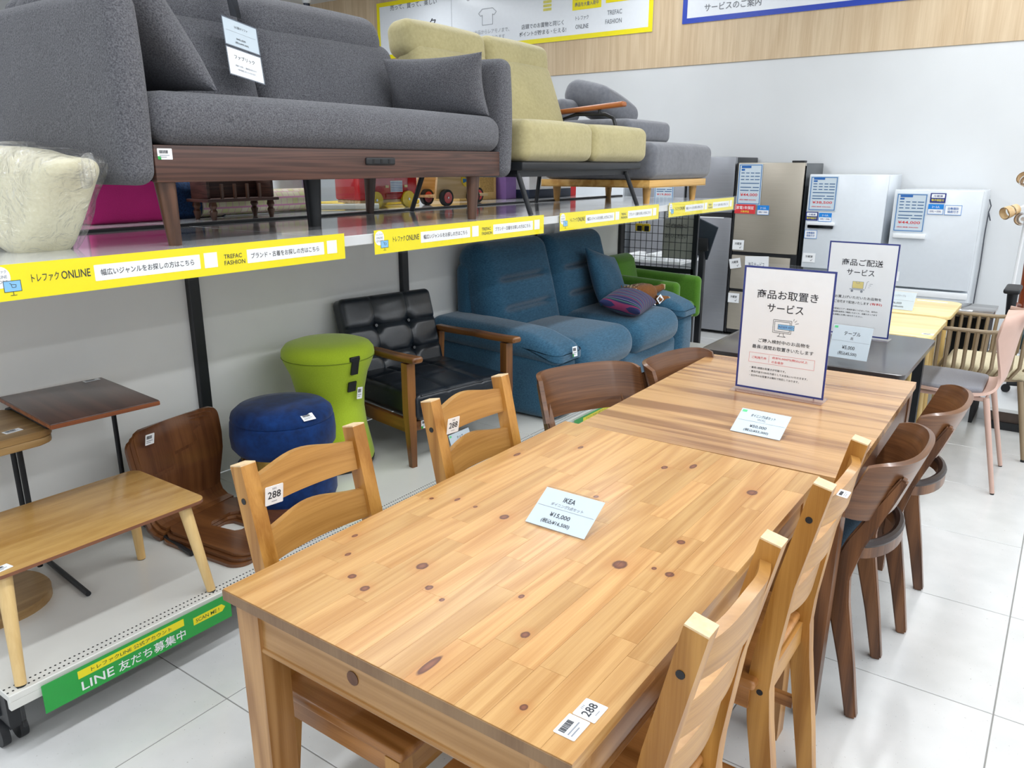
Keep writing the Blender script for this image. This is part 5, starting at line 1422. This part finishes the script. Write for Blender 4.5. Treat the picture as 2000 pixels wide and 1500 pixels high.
# ================================================================= WALL BANNERS
def banner(label, y_left, z0, w, h, edge, fill):
    c = card('wall_banner', w, h, plain('banner_white', '#e9edf2', 0.25, mottle=0.01), None, (6.582, y_left, z0), FACE_X, t=0.004)
    tag(c, label, 'banner')
    outline(c, 0, 0, w, h, 0.045, edge, 'coloured_border', z=0.002)
    fill(c)
    return c
GR = plain('banner_grey_ink', '#71757c', 0.5)
GR2 = plain('banner_light_grey_ink', '#a9adb3', 0.5)
PYEL = plain('banner_pale_yellow', '#ded56a', 0.5)
def ban1(c):
    txt(c, '売って、買って、楽しい', 0.22, 0.52, 0.72, 0.060, GR, z=0.002)
    txt(c, 'トレファク', 0.30, 0.28, 0.62, 0.10, INK, z=0.002)
    lines(c, [(1.15, 0.10, 1.15, 0.62)], 0.004, GR2, 'divider', z=0.002)
    txt(c, '①一品モノが買える', 1.36, 0.50, 0.62, 0.070, GR, z=0.002)
    txt(c, '②ポイントが貯まる', 2.10, 0.50, 0.56, 0.070, GR, z=0.002)
    # T-shirt and coin pictograms
    lines(c, [(1.58, .40, 1.53, .36), (1.53, .36, 1.56, .33), (1.56, .33, 1.58, .34), (1.58, .34, 1.58, .24), (1.58, .24, 1.72, .24), (1.72, .24, 1.72, .34), (1.72, .34, 1.74, .33), (1.74, .33, 1.77, .36), (1.77, .36, 1.72, .40), (1.72, .40, 1.58, .40)], 0.007, GR2, z=0.002)
    b = B()
    for k in range(4): b.box(2.37, 2.47, 0.30 + k * 0.036, 0.326 + k * 0.036, 0.001, 0.002, bev=0.0)
    obj('coin_icon', b, PYEL, c)
    txt(c, '思い出品からレアモノまで、', 1.38, 0.15, 0.56, 0.045, GR2, z=0.002); txt(c, '何でも揃えております', 1.44, 0.085, 0.44, 0.045, GR2, z=0.002)
    txt(c, '店頭でのお買物と同じく', 2.10, 0.15, 0.52, 0.048, GR, z=0.002); txt(c, 'ポイントが貯まる・使える!', 2.07, 0.08, 0.58, 0.048, GR, z=0.002)
    rect(c, 2.72, 0.27, 3.05, 0.58, YELLOW, 'yellow_box', z=0.002); txt(c, '幅広いジャンルの', 2.75, 0.36, 0.27, 0.04, GR, z=0.004); txt(c, '商品を大量入荷中', 2.75, 0.30, 0.27, 0.04, GR, z=0.004)
    rect(c, 3.10, 0.30, 3.40, 0.58, YELLOW, 'yellow_box', z=0.002); txt(c, '方はこちら', 3.16, 0.34, 0.2, 0.04, GR, z=0.004)
    txt(c, 'トレファク', 2.76, 0.175, 0.15, 0.040, GR, z=0.002); txt(c, 'ONLINE', 2.76, 0.095, 0.15, 0.042, GR, z=0.002)
    txt(c, 'TREFAC', 3.12, 0.190, 0.16, 0.042, GR, z=0.002); txt(c, 'FASHION', 3.10, 0.110, 0.18, 0.042, GR, z=0.002)
banner('long white banner with yellow border and store service drawings on the oak wall', 6.39, 2.695, 3.61, 0.62, YELLOW, ban1)
def ban2(c):
    txt(c, 'サービスのご案内', 0.21, 0.085, 0.52, 0.066, GR, z=0.002)
    lines(c, [(0.95, 0.10, 0.95, 0.52)], 0.004, GR2, 'divider', z=0.002)
banner('white banner with royal blue border on the oak wall at upper right', 2.48, 2.730, 2.60, 0.60, plain('royal_blue_border', '#1b3fb0', 0.35), ban2)

# ================================================================= RIGHT-HAND CHAIRS AND LAMP
PINK = plain('blush_plastic', '#c5a496', 0.45, mottle=0.02)
PADG = fabric('grey_seat_pad', '#8f9096', '#7d7e85', scale=300, bump=0.1)
pc = thing('plastic_chair', 'blush pink moulded chair with grey seat pad beside the charcoal table', 'chair', (3.525, -0.40, 0))
def shell(u, v):
    # v along the profile from seat front to the top of the back (back towards -y)
    pr = [(0.24, 0.435), (0.20, 0.452), (0.10, 0.452), (-0.02, 0.446), (-0.12, 0.444), (-0.185, 0.455), (-0.222, 0.50), (-0.235, 0.56), (-0.243, 0.63), (-0.252, 0.71), (-0.262, 0.78), (-0.272, 0.835)]
    wd = [0.19, 0.215, 0.222, 0.222, 0.205, 0.165, 0.122, 0.112, 0.138, 0.178, 0.200, 0.195]
    f = v * (len(pr) - 1); i = min(len(pr) - 2, int(f)); q = f - i
    def cr(vals):
        p0, p1, p2, p3 = vals[max(0, i - 1)], vals[i], vals[i + 1], vals[min(len(vals) - 1, i + 2)]
        return 0.5 * (2 * p1 + (p2 - p0) * q + (2 * p0 - 5 * p1 + 4 * p2 - p3) * q * q + (3 * p1 - p0 - 3 * p2 + p3) * q ** 3)
    y = cr([p[0] for p in pr]); z = cr([p[1] for p in pr]); w = cr(wd)
    if v > 0.90: w *= math.sqrt(max(0.03, 1 - ((v - 0.90) / 0.10) ** 2 * 0.92))
    a = 2 * u - 1
    back = min(1, max(0, (v - 0.5) * 3))
    return (a * w, y + 0.075 * a * a * back, z + 0.012 * a * a * (1 - back))
obj('shell', B().surf(shell, 20, 66, 0.012), PINK, pc)
obj('seat_pad', B().rbox((0, 0.035, 0.466), (0.40, 0.38, 0.030), 0.014, puff=(0, 0, 0.006), warp=lambda q, a, b_, c_: (q.x * (1 - 0.22 * b_ * b_), q.y, q.z)), PADG, pc)
for sx in (-1, 1):
    obj('rear_leg', B().cyl((sx * 0.215, -0.265, 0.006), (sx * 0.165, -0.175, 0.44), 0.010, 0.014, n=14), PINK, pc)
    obj('front_leg', B().cyl((sx * 0.215, 0.24, 0.006), (sx * 0.165, 0.17, 0.44), 0.010, 0.014, n=14), PINK, pc)
    for y in (-0.265, 0.24): obj('foot_pad', B().cyl((sx * 0.215, y, 0), (sx * 0.215, y, 0.008), 0.009, n=10), BLACKP, pc)
obj('under_frame', B().tube([(-0.165, -0.175, 0.432), (-0.17, 0.17, 0.432), (0.17, 0.17, 0.432), (0.165, -0.175, 0.432)], 0.010, n=10, closed=True), PINK, pc)
sticker(pc, (-0.10, -0.272, 0.775), (R(95), 0, R(-18)), 0.045, 0.05, 'bar')

TAUP = plain('taupe_painted_rod', '#8a785e', 0.45, mottle=0.03)
rc = thing('slatted_chair', 'taupe rod basket armchair with cream cushion behind the pink chair', 'chair', (4.13, -0.53, 0))
NS = 30
def ustep(k, rx, ryf, ryb):
    # U from front-left round the back to front-right; front is +y
    t = k / NS
    L1, L2 = ryf + 0.0, PI * rx
    tot = 2 * L1 + L2
    s = t * tot
    if s < L1: return (-rx, ryf - s, 0)
    if s < L1 + L2:
        a = (s - L1) / rx
        return (-rx * math.cos(a), -rx * math.sin(a) * ryb, 0)
    return (rx, (s - L1 - L2), 0)
top, bot = [], []
for k in range(NS + 1):
    x, y, _ = ustep(k, 0.265, 0.24, 1.0)
    bk = max(0.0, -y) / 0.265
    top.append(Vector((x, y, 0.655 + 0.10 * bk ** 1.2)))
    x2, y2, _ = ustep(k, 0.215, 0.24, 0.95)
    bot.append(Vector((x2, y2, 0.405)))
obj('top_rail', B().tube(top, 0.011, n=8), TAUP, rc)
obj('base_ring', B().tube(bot, 0.010, n=8, closed=True), TAUP, rc)
for k in range(NS + 1):
    a, b_ = top[k], bot[k]
    mid = a.lerp(b_, 0.72) + Vector(((a.x - b_.x) * 0.55, (a.y - b_.y) * 0.55, -0.01))
    obj('rod', B().tube([a, a.lerp(b_, 0.35) + Vector(((a.x - b_.x) * 0.2, (a.y - b_.y) * 0.2, 0)), mid, b_], 0.0098, n=6), TAUP, rc)
obj('seat_cushion', B().rbox((0, 0.0, 0.435), (0.40, 0.43, 0.055), 0.024, puff=(0, 0, 0.01)), fabric('cream_pad', '#e4dabd', '#d3c7a4', scale=200, bump=0.15), rc)
for sx in (-1, 1):
    for (y, fy) in ((0.16, 0.22), (-0.15, -0.225)):
        lg = obj('leg', B().cyl((sx * 0.25, fy, 0.008), (sx * 0.19, y, 0.405), 0.011, 0.015, n=12), TAUP, rc)
        obj('foot_pad', B().cyl((sx * 0.25, fy, 0), (sx * 0.25, fy, 0.012), 0.012, n=10), BLACKP, lg)

pl = thing('display_platform', 'low display platform with white top and dark plinth behind the slatted chair', 'platform', (4.95, -1.05, 0))
obj('top_board', B().box(-0.54, 1.10, -0.60, 0.52, 0.105, 0.125, bev=0.002), WHITEP, pl)
obj('face_board', B().box(-0.53, 1.09, -0.59, 0.51, 0.045, 0.105), plain('dark_brown_face', '#4b3d35', 0.5), pl)
obj('plinth', B().box(-0.545, 1.08, -0.58, 0.50, 0.0, 0.045), BLACKP, pl)

RAT = wood('red_rattan_pole', '#9a4c22', '#6e2f12', 'Z', stretch=10, scale=5, ring=3, rough=0.35, var=0.05, coat=0.3)
rk2 = thing('rattan_rocker', 'red-brown rattan rocking chair at the right edge before the back wall', 'rocking chair', (5.58, -0.79, 0.125))
for s in (-1, 1):
    obj('back_post', B().tube([(0.10, s * 0.22, 0.03), (0.06, s * 0.225, 0.40), (-0.02, s * 0.23, 0.765)], 0.021, n=10), RAT, rk2)
    obj('front_post', B().tube([(-0.38, s * 0.24, 0.03), (-0.38, s * 0.24, 0.42)], 0.016, n=10), RAT, rk2)
    obj('arm', B().tube([(-0.42, s * 0.25, 0.42), (-0.1, s * 0.255, 0.45), (0.05, s * 0.23, 0.42)], 0.016, n=10), RAT, rk2)
    obj('rocker', B().tube([(-0.48, s * 0.24, 0.07), (-0.25, s * 0.24, 0.018), (0.0, s * 0.24, 0.018), (0.25, s * 0.24, 0.08)], 0.016, n=10), RAT, rk2)
for z, y_ in ((0.775, -0.03), (0.655, -0.002), (0.56, 0.022), (0.35, 0.06)): obj('cross_pole', B().tube([(y_, -0.23, z), (y_ - 0.008, 0, z + 0.008), (y_, 0.23, z)], 0.014, n=8), RAT, rk2)
for z0, xo in ((0.665, -0.004), (0.355, 0.055)):
    for yc in (-0.10, 0.10):
        obj('loop', B().tube([(xo, yc - 0.035, z0), (xo - 0.004, yc - 0.033, z0 + 0.05), (xo - 0.005, yc, z0 + 0.075), (xo - 0.004, yc + 0.033, z0 + 0.05), (xo, yc + 0.035, z0)], 0.007, n=8), RAT, rk2)
obj('seat', B().rbox((-0.15, 0, 0.36), (0.46, 0.44, 0.03), 0.012, inner=3), RAT, rk2)
oc = thing('office_chair', 'black office chair with padded armrest at the right edge', 'office chair', (4.82, -0.90, 0.125))
obj('armrest', B().rbox((0.0, 0.36, 0.635), (0.26, 0.085, 0.03), 0.012, inner=3), BLACKP, oc)
obj('arm_post', B().tube([(0.02, 0.36, 0.62), (0.02, 0.355, 0.45), (0.02, 0.30, 0.33)], [0.03, 0.024, 0.022], n=12), BLACKP, oc)
obj('arm_post', B().tube([(0.02, -0.22, 0.62), (0.02, -0.215, 0.45), (0.02, -0.16, 0.33)], [0.03, 0.024, 0.022], n=12), BLACKP, oc)
obj('armrest', B().rbox((0.0, -0.22, 0.635), (0.26, 0.085, 0.03), 0.012, inner=3), BLACKP, oc)
obj('seat', B().rbox((0.0, 0.07, 0.36), (0.48, 0.48, 0.09), 0.04), fabric('dark_teal_mesh', '#23383c', '#16262a', scale=300), oc)
obj('gas_lift', B().cyl((0, 0.07, 0.06), (0, 0.07, 0.32), 0.025, n=14), BLACKM, oc)
for k in range(5):
    a = 2 * PI * k / 5 + 0.3
    lg = obj('base_leg', B().tube([(0, 0.07, 0.08), (0.24 * math.cos(a), 0.07 + 0.24 * math.sin(a), 0.055)], [0.022, 0.014], n=8), BLACKP, oc)
    obj('caster', B().cyl((0.24 * math.cos(a) - 0.01, 0.07 + 0.24 * math.sin(a), 0.025), (0.24 * math.cos(a) + 0.01, 0.07 + 0.24 * math.sin(a), 0.025), 0.025, n=14), BLACKP, lg)
CUTW = wood('pale_birch_shade', '#e2c79b', '#cba877', 'Z', stretch=8, scale=3, ring=2, rough=0.45, var=0.04)
lp = thing('spot_lamp', 'white floor lamp with pale wooden spot shades at the right edge', 'lamp', (5.95, -0.475, 0.125))
obj('base', B().lathe([(0, 0), (0.12, 0), (0.12, 0.015), (0.02, 0.025), (0, 0.025)], n=28), WHITEP, lp)
obj('pole', B().cyl((0, 0, 0.02), (0.02, -0.02, 1.25), 0.012, n=14), WHITEP, lp)
for (z, d_, L) in ((1.085, Vector((-0.75, 0.62, -0.30)), 0.10), (0.985, Vector((-0.98, 0.12, 0.04)), 0.06), (1.21, Vector((-0.9, 0.25, 0.3)), 0.08)):
    d_.normalize()
    p0 = Vector((0.015, -0.015, z)); p1 = p0 + d_ * L
    sh = obj('arm', B().cyl(p0, p1, 0.009, n=10), WHITEP, lp)
    for (q0, q1, r_) in ((0.0, 0.042, 0.036), (0.056, 0.105, 0.042)):
        bb = B(); bb.cyl(p1 + d_ * q0, p1 + d_ * q1, r_, r_ * 1.05, n=24, cap=False); bb.cyl(p1 + d_ * q1, p1 + d_ * q0, r_ * 1.05 * 0.86, r_ * 0.86, n=24, cap=False)
        obj('wooden_ring', bb, CUTW, sh)
    obj('bulb_holder', B().cyl(p1 + d_ * 0.002, p1 + d_ * 0.05, 0.014, n=12), WHITEP, sh)

hb = thing('storage_canister', 'white plastic canister with lid under the cream table behind the slatted chair', 'canister', (4.47, -0.19, 0))
obj('body', B().rbox((0, 0, 0.25), (0.17, 0.17, 0.50), 0.02, inner=2), WHITEP, hb)
obj('lid', B().rbox((0, 0, 0.52), (0.18, 0.18, 0.04), 0.012, inner=2), WHITEP, hb)
